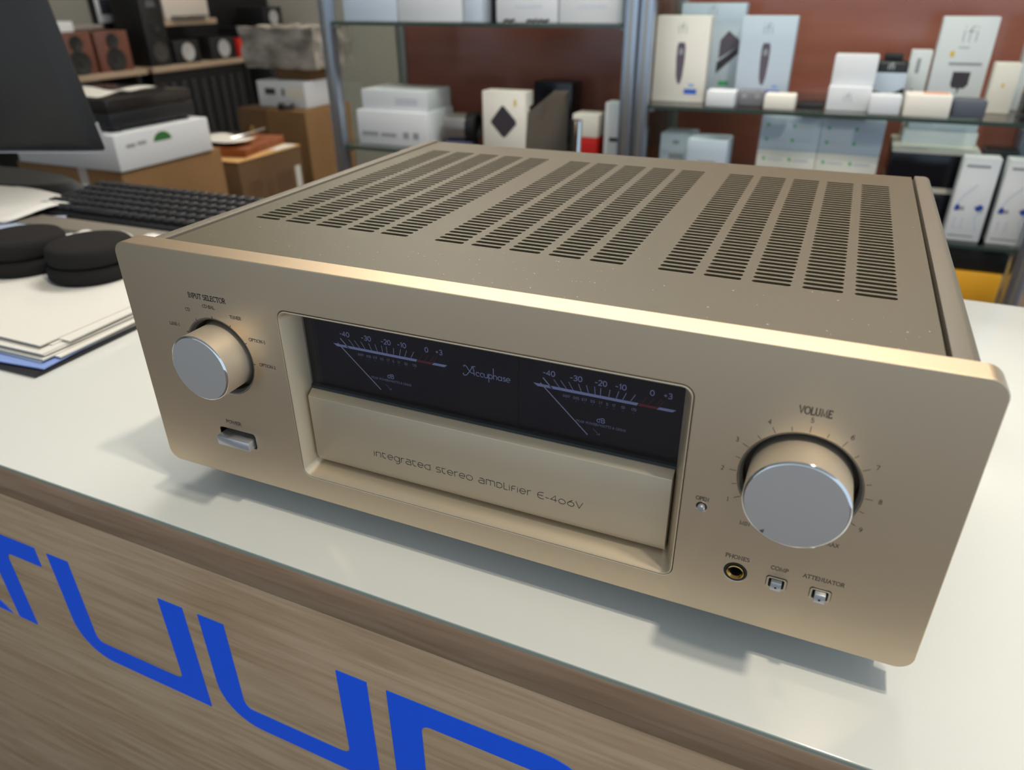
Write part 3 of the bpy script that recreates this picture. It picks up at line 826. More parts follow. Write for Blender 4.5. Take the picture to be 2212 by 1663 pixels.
# folded-down edges
for (x0, y0, x1, y1) in ((TX0, TY0, TX0, TY1), (TX1, TY1, TX1, TY0), (TX1, TY0, TX0, TY0), (TX0, TY1, TX1, TY1)):
    bm.faces.new([bm.verts.new(p) for p in ((x0, y0, TZ), (x0, y0, TZ - .012), (x1, y1, TZ - .012), (x1, y1, TZ))])
me = bpy.data.meshes.new('cover'); bm.to_mesh(me); bm.free()
link('top_cover', me, COVER, amp)
link('rear_panel', box_me(0.0200, 0.4550, 0.3710, 0.3760, 0.0220, 0.1740), CHEEK, amp)
for fx in (0.055, 0.420):
    for fyy in (0.055, 0.330):
        link('foot', lathe_me([(0.0, 0.0), (0.020, 0.0), (0.022, 0.002), (0.022, 0.014), (0.020, 0.0225)], fx, 0, 32, axis='z', cy=fyy), RUBBER, amp)
# dust specks on the lid
V, F = [], []
bm = bmesh.new()
for k in range(150):
    x, y = random.uniform(0.03, 0.452), random.uniform(0.02, 0.084) if k < 105 else random.uniform(0.084, 0.34)
    if any(c - .001 < x < c + CELLX + .001 for c in cols) and y > 0.083: continue
    s = random.choice((0.00010, 0.00013, 0.00018, 0.00028))
    bmesh.ops.create_icosphere(bm, subdivisions=1, radius=s, matrix=Matrix.Translation((x, y, TZ + s * .5)) @ Matrix.Diagonal((random.uniform(.8, 2.2), 1, .6, 1)))
d_ = link('dust', me_from(bm), mat('dust_white', (225, 220, 208), 0.8), amp); d_['kind'] = 'stuff'

# ================================================================== ON THE COUNTER, LEFT
# paper stack on a black folder
PXs = [(-0.250, 0.070), (-0.560, 0.070)]
fold = thing_box('document_folder', -0.545, -0.247, 0.066, 0.332, CT, CT + 0.004, FOLDER, 'black document folder lying under the stack of paper sheets', 'folder', bev=0.0008, rz=0.02)
z = CT + 0.004
offs = [(0.0, 0.006, 0.01), (0.004, 0.0, 0.02), (-0.006, 0.004, 0.0), (0.001, 0.012, 0.03), (-0.004, 0.002, 0.015), (-0.010, 0.016, 0.0), (-0.003, 0.010, -0.012), (-0.008, 0.004, 0.02), (-0.014, 0.022, 0.01), (-0.006, 0.030, 0.03), (-0.016, 0.014, 0.0)]
lab = ['lowest white sheet resting on the black folder', 'sheet painted with bluish shade near the bottom of the stack', 'white sheet just above the shade-tinted sheet', 'second sheet above the shade-tinted one in the stack', 'third sheet above the shade-tinted one in the stack', 'white sheet in the middle of the paper stack', 'white sheet just above the middle of the stack', 'fourth sheet from the top of the paper stack', 'third sheet from the top of the paper stack', 'second sheet from the top of the paper stack', 'topmost white sheet carrying the black ear pads']
for i, (ox, oy, rz) in enumerate(offs):
    t = 0.0013
    mm = PAPER_SHADE if i == 1 else PAPER
    cxx, cyy = -0.398 + ox, 0.206 + oy
    if i >= 2: cyy += 0.010
    if i in (1,): cxx, cyy, rz = -0.404, 0.197, 0.10
    o_ = link('paper_sheet', box_me(-0.1485, 0.1485, -0.135, 0.135, 0, t), mm, None, (cxx, cyy, z), (0, 0, rz))
    tag(o_, lab[i], 'paper', 'sheets of the paper stack beside the amplifier')
    z += t
PZ = z


def ear_pad(loc, label, tilt=(0, 0)):
    t = empty('ear_pad', loc, label, 'ear pad', 'pair of black foam ear pads')
    t.rotation_euler = (tilt[0], tilt[1], 0)
    r = 0.0480
    prof = lambda z0, z1, r_: [(0.0, z0), (r_ - 0.006, z0)] + [(r_ - 0.006 + 0.006 * math.sin(math.radians(a_)), z0 + 0.006 - 0.006 * math.cos(math.radians(a_))) for a_ in (30, 60, 90)] + \
        [(r_ - 0.008 + 0.008 * math.cos(math.radians(a_)), z1 - 0.008 + 0.008 * math.sin(math.radians(a_))) for a_ in (0, 30, 60, 90)] + [(r_ * 0.5, z1 + 0.002), (0, z1 + 0.002)]
    link('lower_cushion', lathe_me(prof(0.0, 0.0190, r), 0, 0, 56, axis='z', smooth=60), FOAM, t)
    link('upper_cushion', lathe_me(prof(0.0192, 0.0410, r - 0.0008), 0.001, 0, 56, axis='z', smooth=60, cy=0.002), FOAM, t)
    return t


ear_pad((-0.488, 0.246, PZ), 'round black foam ear pad cut by the picture edge, standing on the paper')
ear_pad((-0.387, 0.258, PZ), 'round black foam ear pad on the paper, half hidden by the amplifier corner')


# loose sheets further back (gently curved)
def sheet(name, pts, z, m, label, bumps=0.0, seed=1, nu=10, nv=8, cat='paper', thick=0.0006, lift=None):
    """quad sheet from four corners with a gentle curl"""
    rnd = random.Random(seed)
    ph = [rnd.uniform(0, 6) for _ in range(4)]
    c0 = Vector((sum(p[0] for p in pts) / 4, sum(p[1] for p in pts) / 4, 0))
    VV = []
    for j in range(nv + 1):
        for i in range(nu + 1):
            s_, t_ = i / nu, j / nv
            a_ = Vector(pts[0]).lerp(Vector(pts[1]), s_); b_ = Vector(pts[3]).lerp(Vector(pts[2]), s_)
            p = a_.lerp(b_, t_)
            h = bumps * (0.5 + 0.5 * math.sin(7 * s_ + ph[0]) * math.cos(5 * t_ + ph[1])) + (lift(s_, t_) if lift else 0)
            VV.append((p.x - c0.x, p.y - c0.y, h))
    FF = [(j * (nu + 1) + i, j * (nu + 1) + i + 1, (j + 1) * (nu + 1) + i + 1, (j + 1) * (nu + 1) + i) for j in range(nv) for i in range(nu)]
    me_ = pyd(VV, FF); shade(me_, 60)
    o_ = link(name, me_, m, None, (c0.x, c0.y, z))
    md = o_.modifiers.new('thick', 'SOLIDIFY'); md.thickness = thick; md.offset = 1
    return tag(o_, label, cat)


sheet('paper_sheet', [(-1.02, 0.36), (-0.735, 0.385), (-0.712, 0.516), (-0.98, 0.545)], CT + 0.008, PAPER, 'large white sheet lying in front of the monitor foot', 0.010, 3)
sheet('plastic_sleeve', [(-0.80, 0.335), (-0.600, 0.335), (-0.690, 0.456), (-0.86, 0.40)], CT + 0.0006, mat('bluish_sleeve', (186, 198, 220), 0.25), 'pale blue plastic document sleeve behind the ear pads', 0.006, 5, cat='sleeve')
sheet('paper_sheet', [(-0.62, 0.335), (-0.44, 0.335), (-0.452, 0.425), (-0.60, 0.392)], CT + 0.0006, PAPER, 'small wavy white sheet tucked behind the amplifier corner', 0.004, 8, 16, 6,
      lift=lambda s_, t_: 0.010 * t_ * abs(math.sin(9 * s_)))

# keyboard
kb = empty('keyboard', (-0.615, 0.53, CT), 'black computer keyboard lying on the counter behind the amplifier', 'keyboard', rz=0.02)
link('keyboard_body', prism_me([(-0.075, 0.0), (0.078, 0.0), (0.078, 0.020), (-0.075, 0.009)], 'x', -0.155, 0.225, 0.002), KEYBODY, kb)
key_me = box_me(-0.0078, 0.0078, -0.0075, 0.0075, 0, 0.007, 0.0015)
for r_ in range(6):
    for c_ in range(20):
        if r_ == 0 and 4 <= c_ <= 8: continue
        yk = -0.058 + r_ * 0.0225
        link('key', key_me, KEYS, kb, (-0.144 + c_ * 0.0187, yk, 0.0095 + 0.011 * (yk + 0.075) / 0.153), (0.07, 0, 0))
link('key', box_me(-0.046, 0.046, -0.0075, 0.0075, 0, 0.007, 0.0015), KEYS, kb, (-0.144 + 6 * 0.0187, -0.058, 0.0107), (0.07, 0, 0))
thing_box('wrist_rest', -0.735, -0.40, 0.404, 0.449, CT + 0.0, CT + 0.007, GREYPAD, 'grey wrist rest strip in front of the black keyboard', 'wrist rest', bev=0.003, rz=0.02)

# monitor seen from behind
mon = empty('computer_monitor', (-0.93, 0.592, CT), 'black computer monitor seen from behind on its foot', 'monitor')
ang = math.radians(21)
Bc = Vector((-0.757 + 0.93, 0.603 - 0.592, 1.025 - CT))        # bottom right corner, relative to the foot
ex = Vector((math.cos(ang), math.sin(ang), 0)); nb = Vector((math.sin(ang), -math.cos(ang), 0))
tl = math.radians(12.5)
up = math.cos(tl) * Vector((0, 0, 1)) + math.sin(tl) * nb
nn = ex.cross(up).normalized()          # towards the customer
if nn.dot(nb) < 0: nn = -nn
WM, HM = 0.54, 0.36


def mon_part(name, corners, d0, d1, m, bev=0.003, inset=0.0):
    """slab in monitor plane: corners (u from right edge, v up), depth d0..d1 along the back normal"""
    bm_ = bmesh.new()
    P_ = lambda u_, v_, d_: Bc - ex * u_ + up * v_ + nn * d_
    a_ = [bm_.verts.new(P_(u_, v_, d0)) for u_, v_ in corners]
    b_ = [bm_.verts.new(P_(u_ + (inset if u_ < WM / 2 else -inset), v_ + (inset if v_ < HM / 2 else -inset), d1)) for u_, v_ in corners]
    k_ = len(corners)
    bm_.faces.new(a_); bm_.faces.new(b_)
    for i_ in range(k_): bm_.faces.new((a_[i_], a_[(i_ + 1) % k_], b_[(i_ + 1) % k_], b_[i_]))
    bmesh.ops.recalc_face_normals(bm_, faces=bm_.faces)
    if bev: bmesh.ops.bevel(bm_, geom=list(bm_.edges), offset=bev, segments=3, profile=0.5, affect='EDGES')
    return link(name, me_from(bm_, smooth=40), m, mon)


mon_part('silver_frame', rrect(0.0015, WM - .001, -0.002, HM - .001, 0.006, 4), -0.010, -0.004, MONBACK, 0)
mon_part('bottom_trim', [(0.004, -0.0045), (WM - .004, -0.0045), (WM - .004, -0.0021), (0.004, -0.0021)], -0.010, 0.002, MON_EDGE, 0)
mon_part('corner_trim', [(-0.0022, 0.002), (-0.0002, 0.002), (-0.0002, 0.045), (-0.0022, 0.045)], -0.008, -0.003, MON_EDGE, 0)
mon_part('screen', rrect(0.004, WM - .005, 0.004, HM - .005, 0.004, 3), -0.014, -0.011, mat('screen_black', (6, 6, 8), 0.15), 0)
mon_part('rear_shell', rrect(0.0, WM, 0.0, HM, 0.010, 5), -0.004, 0.012, MONBACK, 0, 0.018)
mon_part('neck_mount', [(WM / 2 - 0.06, 0.05), (WM / 2 + 0.06, 0.05), (WM / 2 + 0.06, 0.20), (WM / 2 - 0.06, 0.20)], 0.010, 0.030, MONBACK, 0.003, 0.008)
nc = Bc - ex * (WM / 2) + up * 0.06 + nn * 0.018
link('neck', tube_me([nc, nc + Vector((0, 0.0, -0.06)), Vector((nc.x, nc.y, 0.012))], 0.030, 20), PLAST_BLK, mon)
bm = bmesh.new()
bmesh.ops.create_cone(bm, cap_ends=True, segments=48, radius1=0.5, radius2=0.42, depth=1, matrix=Matrix.Translation((-0.10, -0.010, 0.008)) @ Matrix.Diagonal((0.45, 0.13, 0.016, 1)))
link('foot', me_from(bm, smooth=40), PLAST_DK, mon)

# ================================================================== DISPLAY CABINETS
CYF, CYB = 1.5, 1.90


def cabinet(name, x0, x1, shelves, label, left_glass):
    t = empty(name, ((x0 + x1) / 2, (CYF + CYB) / 2, 0), label, 'cabinet', 'aluminium display cabinets behind the counter')
    t.location = (0, 0, 0)
    for xa in (x0, x1 - 0.032):
        p = part_box('post', t, xa, xa + 0.032, CYF - 0.008, CYF + 0.024, 0, 2.1, ALU, 0.003)
        link('groove', box_me(xa + 0.012, xa + 0.020, CYF - 0.0085, CYF - 0.0075, 0.02, 2.08), ALU_W, p)
        part_box('post', t, xa, xa + 0.032, CYB - 0.032, CYB, 0, 2.1, ALU_W, 0.003)
    part_box('back_panel', t, x0 + 0.032, x1 - 0.032, CYB - 0.022, CYB - 0.010, 0.05, 2.08, MAHOG)
    for z_ in shelves:
        s_ = part_box('glass_shelf', t, x0 + 0.020, x1 - 0.020, CYF + 0.004, CYB - 0.024, z_ - 0.008, z_, SHELFG)
        link('shelf_edge', box_me(x0 + 0.033, x1 - 0.033, CYF + 0.001, CYF + 0.004, z_ - 0.008, z_), SHELF_EDGE, s_)
        for xa in (x0 + 0.0325, x1 - 0.0445):
            link('shelf_clip', box_me(xa, xa + 0.012, CYF + 0.006, CYF + 0.030, z_ - 0.016, z_ - 0.0085, 0.002), ALU_W, s_)
    part_box('base_board', t, x0 + 0.033, x1 - 0.033, CYF, CYB - 0.024, 0.05, 0.10, PLAST_BLK)
    part_box('top_rail', t, x0 + 0.032, x1 - 0.032, CYF - 0.006, CYF + 0.022, 2.06, 2.1, ALU)
    for xa in left_glass:
        part_box('side_glass', t, xa, xa + 0.005, CYF + 0.025, CYB - 0.033, 0.10, 2.06, PANE)
    return t


cabinet('display_cabinet', -0.945, -0.074, (0.42, 0.868, 1.187, 1.55), 'aluminium display cabinet with mahogany back, the one holding the boxes behind the chair', (-0.932, -0.092))
cabinet('display_cabinet', -0.071, 0.815, (0.32, 0.612, 0.764, 1.017, 1.36), 'aluminium display cabinet with mahogany back, the one holding earphone boxes and white retail boxes', (-0.058, 0.797))


# ------------------------------------------------------------------ retail boxes on the shelves
def retail(name, x0, x1, yf, dep, z0, z1, m, label, bev=0.002, group=None, cat='box', rz=0):
    return thing_box(name, x0, x1, yf, yf + dep, z0, z1, m, label, cat, group, bev, rz)


def pr(o, name, polys, m, off=0.0004, joined=False):
    """print on the front (-Y) face of a retail box; coordinates are fractions of the face"""
    bb = [v.co for v in o.data.vertices]
    xa, xb = min(v.x for v in bb), max(v.x for v in bb); zb = max(v.z for v in bb); yf = min(v.y for v in bb)
    for group_ in ([polys] if joined else [[P_] for P_ in polys]):
        V_, F_ = [], []
        for P_ in group_: quad(V_, F_, [(xa + u_ * (xb - xa), v_ * zb) for u_, v_ in P_])
        q_ = flat(name, V_, F_, yf - off, m, o, 'stuff' if joined else None)
    return q_


def pr_text(o, s_, u_, v_, h_, m, w=0.1, font=None):
    bb = [v.co for v in o.data.vertices]
    xa, xb = min(v.x for v in bb), max(v.x for v in bb); zb = max(v.z for v in bb); yf = min(v.y for v in bb)
    V_, F_ = [], []
    text_geo(V_, F_, s_, font or SANS, xa + u_ * (xb - xa), v_ * zb, h_, w=w, center=True)
    f_ = flat('lettering', V_, F_, yf - 0.0004, m, o); f_['kind'] = 'stuff'
    return f_


R4 = lambda a_, b_, c_, d_: [(a_, c_), (b_, c_), (b_, d_), (a_, d_)]
SH1 = 1.187
g = 'white boxes on the upper shelf of the chair-side cabinet'
for x0, x1, h, m, lb, dp in ((-0.905, -0.737, 0.15, WBOX3, 'pale blue-white box at the end of the upper shelf beside the cabinet post', 0.20), (-0.733, -0.545, 0.16, WBOX, 'broad white box second along the upper shelf', 0.2),
                             (-0.541, -0.490, 0.15, WBOX3, 'narrow bluish box between broad white box and dark gap, upper shelf', 0.2), (-0.450, -0.288, 0.16, WBOX, 'white box right after the dark gap on the upper shelf', 0.2),
                             (-0.284, -0.128, 0.16, WBOX, 'white box with faint lettering beside the middle posts, upper shelf', 0.2)):
    bx_ = retail('retail_box', x0, x1, 1.55, dp, SH1, SH1 + h, m, lb, group=g)
    if x0 > -0.46: pr(bx_, 'printed_line', [R4(.3, .75, .20, .25)], mat('pale_grey_ink', (196, 200, 208), 0.6))
retail('retail_box', -0.486, -0.453, 1.60, 0.12, SH1, SH1 + 0.14, BLKBOX, 'dark navy block filling the gap between white boxes, upper shelf')  # dark block placed to fill the gap between the white boxes
for k, (x, w_) in enumerate(((-0.405, 0.03), (-0.345, 0.028), (-0.315, 0.03))):
    link_ = link('cable_clip', tube_me([(-w_ / 2, 0, 0.003), (-w_ / 4, 0.004, 0.006), (w_ / 6, -0.003, 0.004), (w_ / 2, 0.002, 0.007)], 0.003, 8), RUBBER, None, (x, 1.525, SH1))
    tag(link_, ('small black clip under the narrow bluish box', 'small black clip in the middle of three on the upper shelf edge', 'small black clip nearest the lettered white box')[k], 'clip', 'black clips on the shelf edge')

SH2 = 0.868
b1 = retail('retail_box', -0.897, -0.668, 1.55, 0.16, SH2, 0.960, WBOX, 'wide white box at the bottom of the two-box pile beside the can')
pr(b1, 'printed_line', [R4(.06, .3, .25, .38), R4(.34, .56, .25, .36), R4(.66, .74, .22, .42), R4(.80, .88, .22, .42)], PRGREY)
b2 = retail('retail_box', -0.884, -0.672, 1.565, 0.14, 0.960, 1.014, WBOX, 'white box on top of the two-box pile beside the can')
pr(b2, 'printed_line', [R4(.52, .86, .30, .62)], mat('pale_grey_ink', (196, 200, 208), 0.6))
can = empty('metal_can', (-0.595, 1.62, SH2), 'silver can lying on its side with a dark open end', 'can')
can.rotation_euler = (0, 0, 0.15)
link('can_body', lathe_me([(0.034, -0.045), (0.036, -0.040), (0.036, 0.020)], 0, 0.052, 40, axis='x'), mat('can_silver', (182, 178, 176), 0.3, 0.8), can)
link('dark_end', lathe_me([(0.0385, 0.020), (0.040, 0.024), (0.040, 0.046), (0.033, 0.050), (0.030, 0.038), (0, 0.038)], 0, 0.052, 40, axis='x', cap=False), RUBBER, can)
link('cradle', box_me(-0.042, 0.040, -0.030, 0.030, 0, 0.0155, 0.004), mat('navy_cloth', (78, 82, 110), 0.8), can)
b3 = retail('retail_box', -0.495, -0.372, 1.55, 0.055, SH2, 1.026, WBOX2, 'white box printed with a black diamond-shaped device')
pr(b3, 'device_print', [[(.50, .78), (.78, .56), (.80, .50), (.53, .28), (.47, .28), (.20, .50), (.20, .54), (.46, .78)]], PRDARK)
pr(b3, 'gold_mark', [R4(.74, .80, .78, .88)], PRYEL)
retail('retail_box', -0.432, -0.318, 1.76, 0.08, SH2, 1.030, BLKBOX, 'black box standing behind the office chair back')
b4 = empty('lidded_box', (-0.222, 1.63, SH2), 'small box with a white upper half and red base', 'box')
link('red_base', box_me(-0.034, 0.034, -0.035, 0.035, 0, 0.050, 0.001), RED, b4)
link('white_lid', box_me(-0.0345, 0.0345, -0.0355, 0.0355, 0.050, 0.106, 0.001), WBOX2, b4)
b5 = retail('retail_box', -0.166, -0.124, 1.58, 0.05, SH2, 1.008, WBOX, 'slim white upright box against the middle posts')
pr(b5, 'printed_line', [R4(.35, .9, .33, .40)], PRDARK)
retail('retail_box', -0.860, -0.700, 1.58, 0.15, 0.42, 0.70, WALLG, 'dim beige carton on the lower shelf under the white pile')

SH3 = 1.017
def mic_print(o):
    pr(o, 'device_print', [[(.44, .70), (.56, .70), (.58, .64), (.58, .50), (.56, .30), (.53, .22), (.48, .22), (.44, .30), (.42, .50), (.42, .64)]], PRMAUVE)
    pr(o, 'device_highlight', [R4(.46, .54, .56, .63)], PRGREY, 0.0006)
    pr(o, 'blue_badge', [R4(.62, .86, .10, .16)], PRBLUE)
    pr(o, 'small_blue_badge', [R4(.70, .80, .19, .22)], mat('light_blue_ink', (130, 170, 222), .6))
    bb = [v.co for v in o.data.vertices]
    pr_text(o, 'ifi', 0.5, 0.80, 0.022, PRGREY, 0.07)


c1 = retail('retail_box', -0.050, 0.074, 1.58, 0.045, SH3, 1.203, WBOX2, 'cream white box with capsule picture next to the middle posts')
mic_print(c1)
c2 = retail('retail_box', -0.020, 0.132, 1.70, 0.05, SH3, 1.226, WBOX3, 'tall pale box with wedge-shaped device, standing behind two others')
pr(c2, 'device_print', [[(.66, .62), (.78, .72), (.96, .62), (.96, .56), (.66, .42)]], PRMAUVE)
pr(c2, 'device_side_print', [[(.64, .38), (.96, .56), (.96, .48), (.64, .26)]], PRDARK, 0.0006)
pr(c2, 'green_badge', [R4(.70, .86, .13, .18)], PRGREEN)
pr_text(c2, 'ifi', 0.5, 0.88, 0.022, PRGREY, 0.07)
c3 = retail('retail_box', 0.138, 0.258, 1.62, 0.045, SH3, 1.202, WBOX3, 'pale box with capsule picture beside the bare brown panel')
mic_print(c3)
retail('retail_box', 0.090, 0.155, 1.525, 0.05, SH3, 1.052, WBOX, 'small white box in front of the wedge-device box', bev=0.004)
gc = retail('clear_case', 0.157, 0.214, 1.56, 0.06, SH3, 1.049, mat('smoky_grey_case', (120, 118, 122), 0.25), 'small grey case between two small white boxes', cat='case', bev=0.004)
pr(gc, 'printed_line', [R4(.15, .35, .55, .85), R4(.65, .85, .55, .85)], PRGREY)
retail('retail_box', 0.219, 0.286, 1.525, 0.05, SH3, 1.049, WBOX2, 'small cream box in front of the pale capsule box', bev=0.004)
retail('flat_case', 0.288, 0.345, 1.56, 0.06, SH3, 1.030, PLAST_DK, 'flat dark case lying in the middle of the shelf', cat='case', bev=0.003)
d1 = retail('retail_box', 0.349, 0.437, 1.555, 0.07, SH3, 1.068, WBOX, 'white box at the bottom of the pile beside the black pouch', bev=0.003)
pr_text(d1, 'ifi', 0.48, 0.38, 0.018, PRGREY, 0.07)
retail('retail_box', 0.350, 0.438, 1.575, 0.06, 1.068, 1.129, WBOX, 'white box on top of the pile beside the black pouch', bev=0.003)
po = empty('carry_pouch', (0.467, 1.65, SH3), 'black zip pouch with white label band behind a small white box', 'pouch')
link('pouch_body', box_me(-0.034, 0.034, -0.018, 0.018, 0, 0.098, 0.008, 3), PLAST_BLK, po)
link('pouch_handle', box_me(-0.018, 0.020, -0.008, 0.008, 0.0985, 0.112, 0.003), PLAST_BLK, po)
link('label_band', prism_me([(-0.0345, 0.038), (0.004, 0.030), (0.016, 0.034), (0.0345, 0.045), (0.0345, 0.074), (-0.0345, 0.074)], 'y', -0.0190, -0.0180), WBOX3, po)
V, F = [], []
text_geo(V, F, 'ifi', SANS, 0.0, 0.081, 0.013, w=0.1, center=True)
flat('lettering', V, F, -0.0184, WBOX, po, 'stuff')
retail('retail_box', 0.436, 0.497, 1.525, 0.05, SH3, 1.056, WBOX, 'small white box in front of the black pouch', bev=0.004)
e1 = retail('retail_box', 0.503, 0.545, 1.68, 0.04, SH3, 1.134, WBOX, 'narrow upright white box between pouch and adapter box')
pr(e1, 'printed_line', [R4(.34, .52, .60, .86), R4(.3, .44, .22, .32)], PRGREY)
e2 = retail('retail_box', 0.549, 0.654, 1.66, 0.045, SH3, 1.201, WBOX, 'tall white box with picture of a black adapter plug')
pr(e2, 'device_print', [[(.40, .42), (.72, .42), (.72, .28), (.66, .24), (.58, .24), (.56, .17), (.53, .24), (.44, .24), (.40, .28)]], PRDARK)
pr(e2, 'printed_line', [R4(.28, .88, .49, .52), R4(.38, .58, .675, .685)], PRGREY)
pr(e2, 'yellow_mark', [R4(.26, .34, .58, .64)], PRYEL)
pr_text(e2, 'ifi', 0.55, 0.74, 0.030, PRGREY, 0.06)
e3 = retail('retail_box', 0.503, 0.590, 1.522, 0.07, SH3, 1.060, WBOX2, 'wide white box with an orange stripe on its lid', bev=0.003)
link('orange_stripe', box_me(-0.010, 0.038, -0.012, 0.022, 0.0432, 0.0435), PRORG, e3)
retail('retail_box', 0.594, 0.656, 1.535, 0.055, SH3, 1.052, GREYBOX, 'slate grey small box at the end of the shelf', bev=0.004)
e5 = retail('retail_box', 0.664, 0.712, 1.63, 0.04, SH3, 1.116, WBOX2, 'small upright cream box near the shelf end')
pr(e5, 'yellow_mark', [R4(.42, .52, .52, .60)], PRYEL)
retail('retail_box', 0.722, 0.775, 1.70, 0.05, SH3, 1.195, WBOX, 'white box cut by the picture edge above the black cases')
gz = SH3
for k, lb in enumerate(('lowest black case of the small pile by the picture edge', 'middle black case of the small pile by the picture edge', 'upper black case of the small pile by the picture edge')):
    q = retail('storage_case', 0.716, 0.780, 1.52, 0.06, gz, gz + 0.017, PLAST_BLK, lb, bev=0.002, cat='case', group='black cases piled at the shelf end')
    pr(q, 'white_label', [R4(.2, .8, .25, .8)], WBOX)
    gz += 0.017
retail('retail_box', 0.716, 0.780, 1.52, 0.06, gz, gz + 0.012, mat('salmon_card', (206, 128, 104), .5), 'thin salmon box on top of the black cases', bev=0.001)

SH4 = 0.764
for x0, x1, yf, zz, lbs in ((-0.028, 0.066, 1.62, (SH4, 0.850, 0.936), ('white box under the lettered one near the middle posts', 'white box with dark lettering near the middle posts')), (0.055, 0.150, 1.545, (SH4, 0.852, 0.939), ('white box underneath the plain one in the lower cabinet', 'plain white box in front of the lettered one in the lower cabinet'))):
    if yf > 1.6: x1 = 0.052
    for k in range(2):
        q = retail('retail_box', x0, x1, yf, 0.09, zz[k], zz[k + 1], WBOX3 if k else WBOX, lbs[k])
        if k: pr(q, 'printed_line', [R4(.3, .75, .28, .45)] + ([R4(.4, .6, .72, .82)] if yf > 1.6 else []), PRGREY)
names = [['bottom box of the nearer column in the green-dotted stack', 'middle box of the nearer column in the green-dotted stack', 'top box of the nearer column in the green-dotted stack'], ['bottom box of the column beside the black carton, green-dotted', 'middle box of the column beside the black carton, green-dotted', 'top box of the column beside the black carton, green-dotted']]
for c_ in range(2):
    for r_ in range(3):
        x0 = 0.214 + c_ * 0.134
        q = retail('retail_box', x0, x0 + 0.133, 1.60, 0.14, SH4 + r_ * 0.0765, SH4 + r_ * 0.0765 + 0.076, WBOX3 if r_ == 2 else WBOX2, names[c_][r_], group='white boxes with green dots stacked in the cabinet', bev=0.001)
        dots, gl = [], []
        for iu in range(2):
            for iv in range(2):
                u0, v0 = 0.10 + iu * 0.44, 0.28 + iv * 0.42
                dots.append(R4(u0, u0 + .05, v0, v0 + .09)); gl.append(R4(u0 + .08, u0 + .34, v0, v0 + .06))
        pr(q, 'green_dots', dots, PRGREEN, joined=True)
        pr(q, 'printed_lines', gl, mat('pale_grey_ink', (196, 200, 208), 0.6), joined=True)
bk = empty('boxed_device', (0.592, 1.66, SH4), 'large black glossy box with white lid and white waist strip', 'box')
link('lower_body', box_me(-0.086, 0.086, -0.06, 0.12, 0, 0.082, 0.001), BLKBOX, bk)
link('white_strip', box_me(-0.0865, 0.0865, -0.0605, 0.12, 0.0823, 0.094), WBOX2, bk)
link('upper_body', box_me(-0.086, 0.086, -0.06, 0.12, 0.0943, 0.166, 0.001), BLKBOX, bk)
link('white_lid', box_me(-0.087, 0.087, -0.061, 0.121, 0.1663, 0.176, 0.001), WBOX2, bk)
gz = SH4 + 0.176
for k, lb in enumerate(('lowest white carton on the black glossy box', 'second white carton up on the black glossy box')):
    retail('retail_box', 0.522 + 0.006 * k, 0.672 - 0.004 * k, 1.66, 0.12, gz, gz + 0.03, WBOX3 if k else WBOX, lb)
    gz += 0.03


def ear_box(x0, yf, label):
    q = retail('earphone_box', x0, x0 + 0.070, yf, 0.045, SH4, SH4 + 0.178, WBOX, label, group='white earphone boxes')
    pr(q, 'earphone_print', [[(.08, .37), (.22, .37), (.24, .41), (.18, .45), (.10, .43)], [(.62, .42), (.78, .46), (.88, .42), (.82, .38), (.70, .37)]], mat('deep_blue_ink', (38, 66, 150), .5))
    pr(q, 'metal_print', [R4(.22, .36, .375, .42), [(.74, .34), (.86, .36), (.92, .40), (.84, .37)]], PRGREY)
    V_, F_ = [], []
    ribbon(V_, F_, [(-0.026, 0.080), (-0.018, 0.096), (-0.006, 0.112), (0.004, 0.122)], 0.0016)
    ribbon(V_, F_, [(0.021, 0.066), (0.014, 0.052), (0.018, 0.038), (0.022, 0.024)], 0.0014)
    flat('cable_print', V_, F_, -0.0229, mat('pale_blue_ink', (170, 190, 214), .6), q)
    pr(q, 'printed_line', [R4(.12, .75, .885, .915), R4(.10, .80, .05, .075)], PRGREY)
    pr(q, 'side_text', [R4(.14, .22, .16, .28), R4(.36, .44, .16, .28)], mat('pale_grey_ink', (196, 200, 208), 0.6))


ear_box(0.641, 1.53, 'white earphone box with blue earbuds, next to the black glossy box')
ear_box(0.724, 1.53, 'white earphone box with blue earbuds, cut by the picture edge')
retail('device_case', 0.688, 0.752, 1.60, 0.07, SH4, SH4 + 0.182, PLAST_BLK, 'black case standing behind the earphone boxes', bev=0.006, cat='case')
q = retail('device_case', 0.755, 0.790, 1.64, 0.08, SH4, SH4 + 0.215, mat('grey_metal_case', (112, 118, 134), .4), 'grey case behind the second earphone box', bev=0.004, cat='case')
retail('drawer_unit', 0.40, 0.785, 1.56, 0.22, 0.690, 0.752, PLAST_BLK, 'flat black unit on top of the orange box below the earphones', bev=0.003, cat='unit')
retail('storage_box', 0.62, 0.782, 1.55, 0.22, 0.612, 0.690, ORANGE, 'yellow-orange box on the low cabinet shelf behind the counter', bev=0.006)
retail('storage_box', 0.40, 0.60, 1.57, 0.22, 0.612, 0.690, CARD_D, 'brown carton beside the yellow-orange box on the low shelf', bev=0.002)

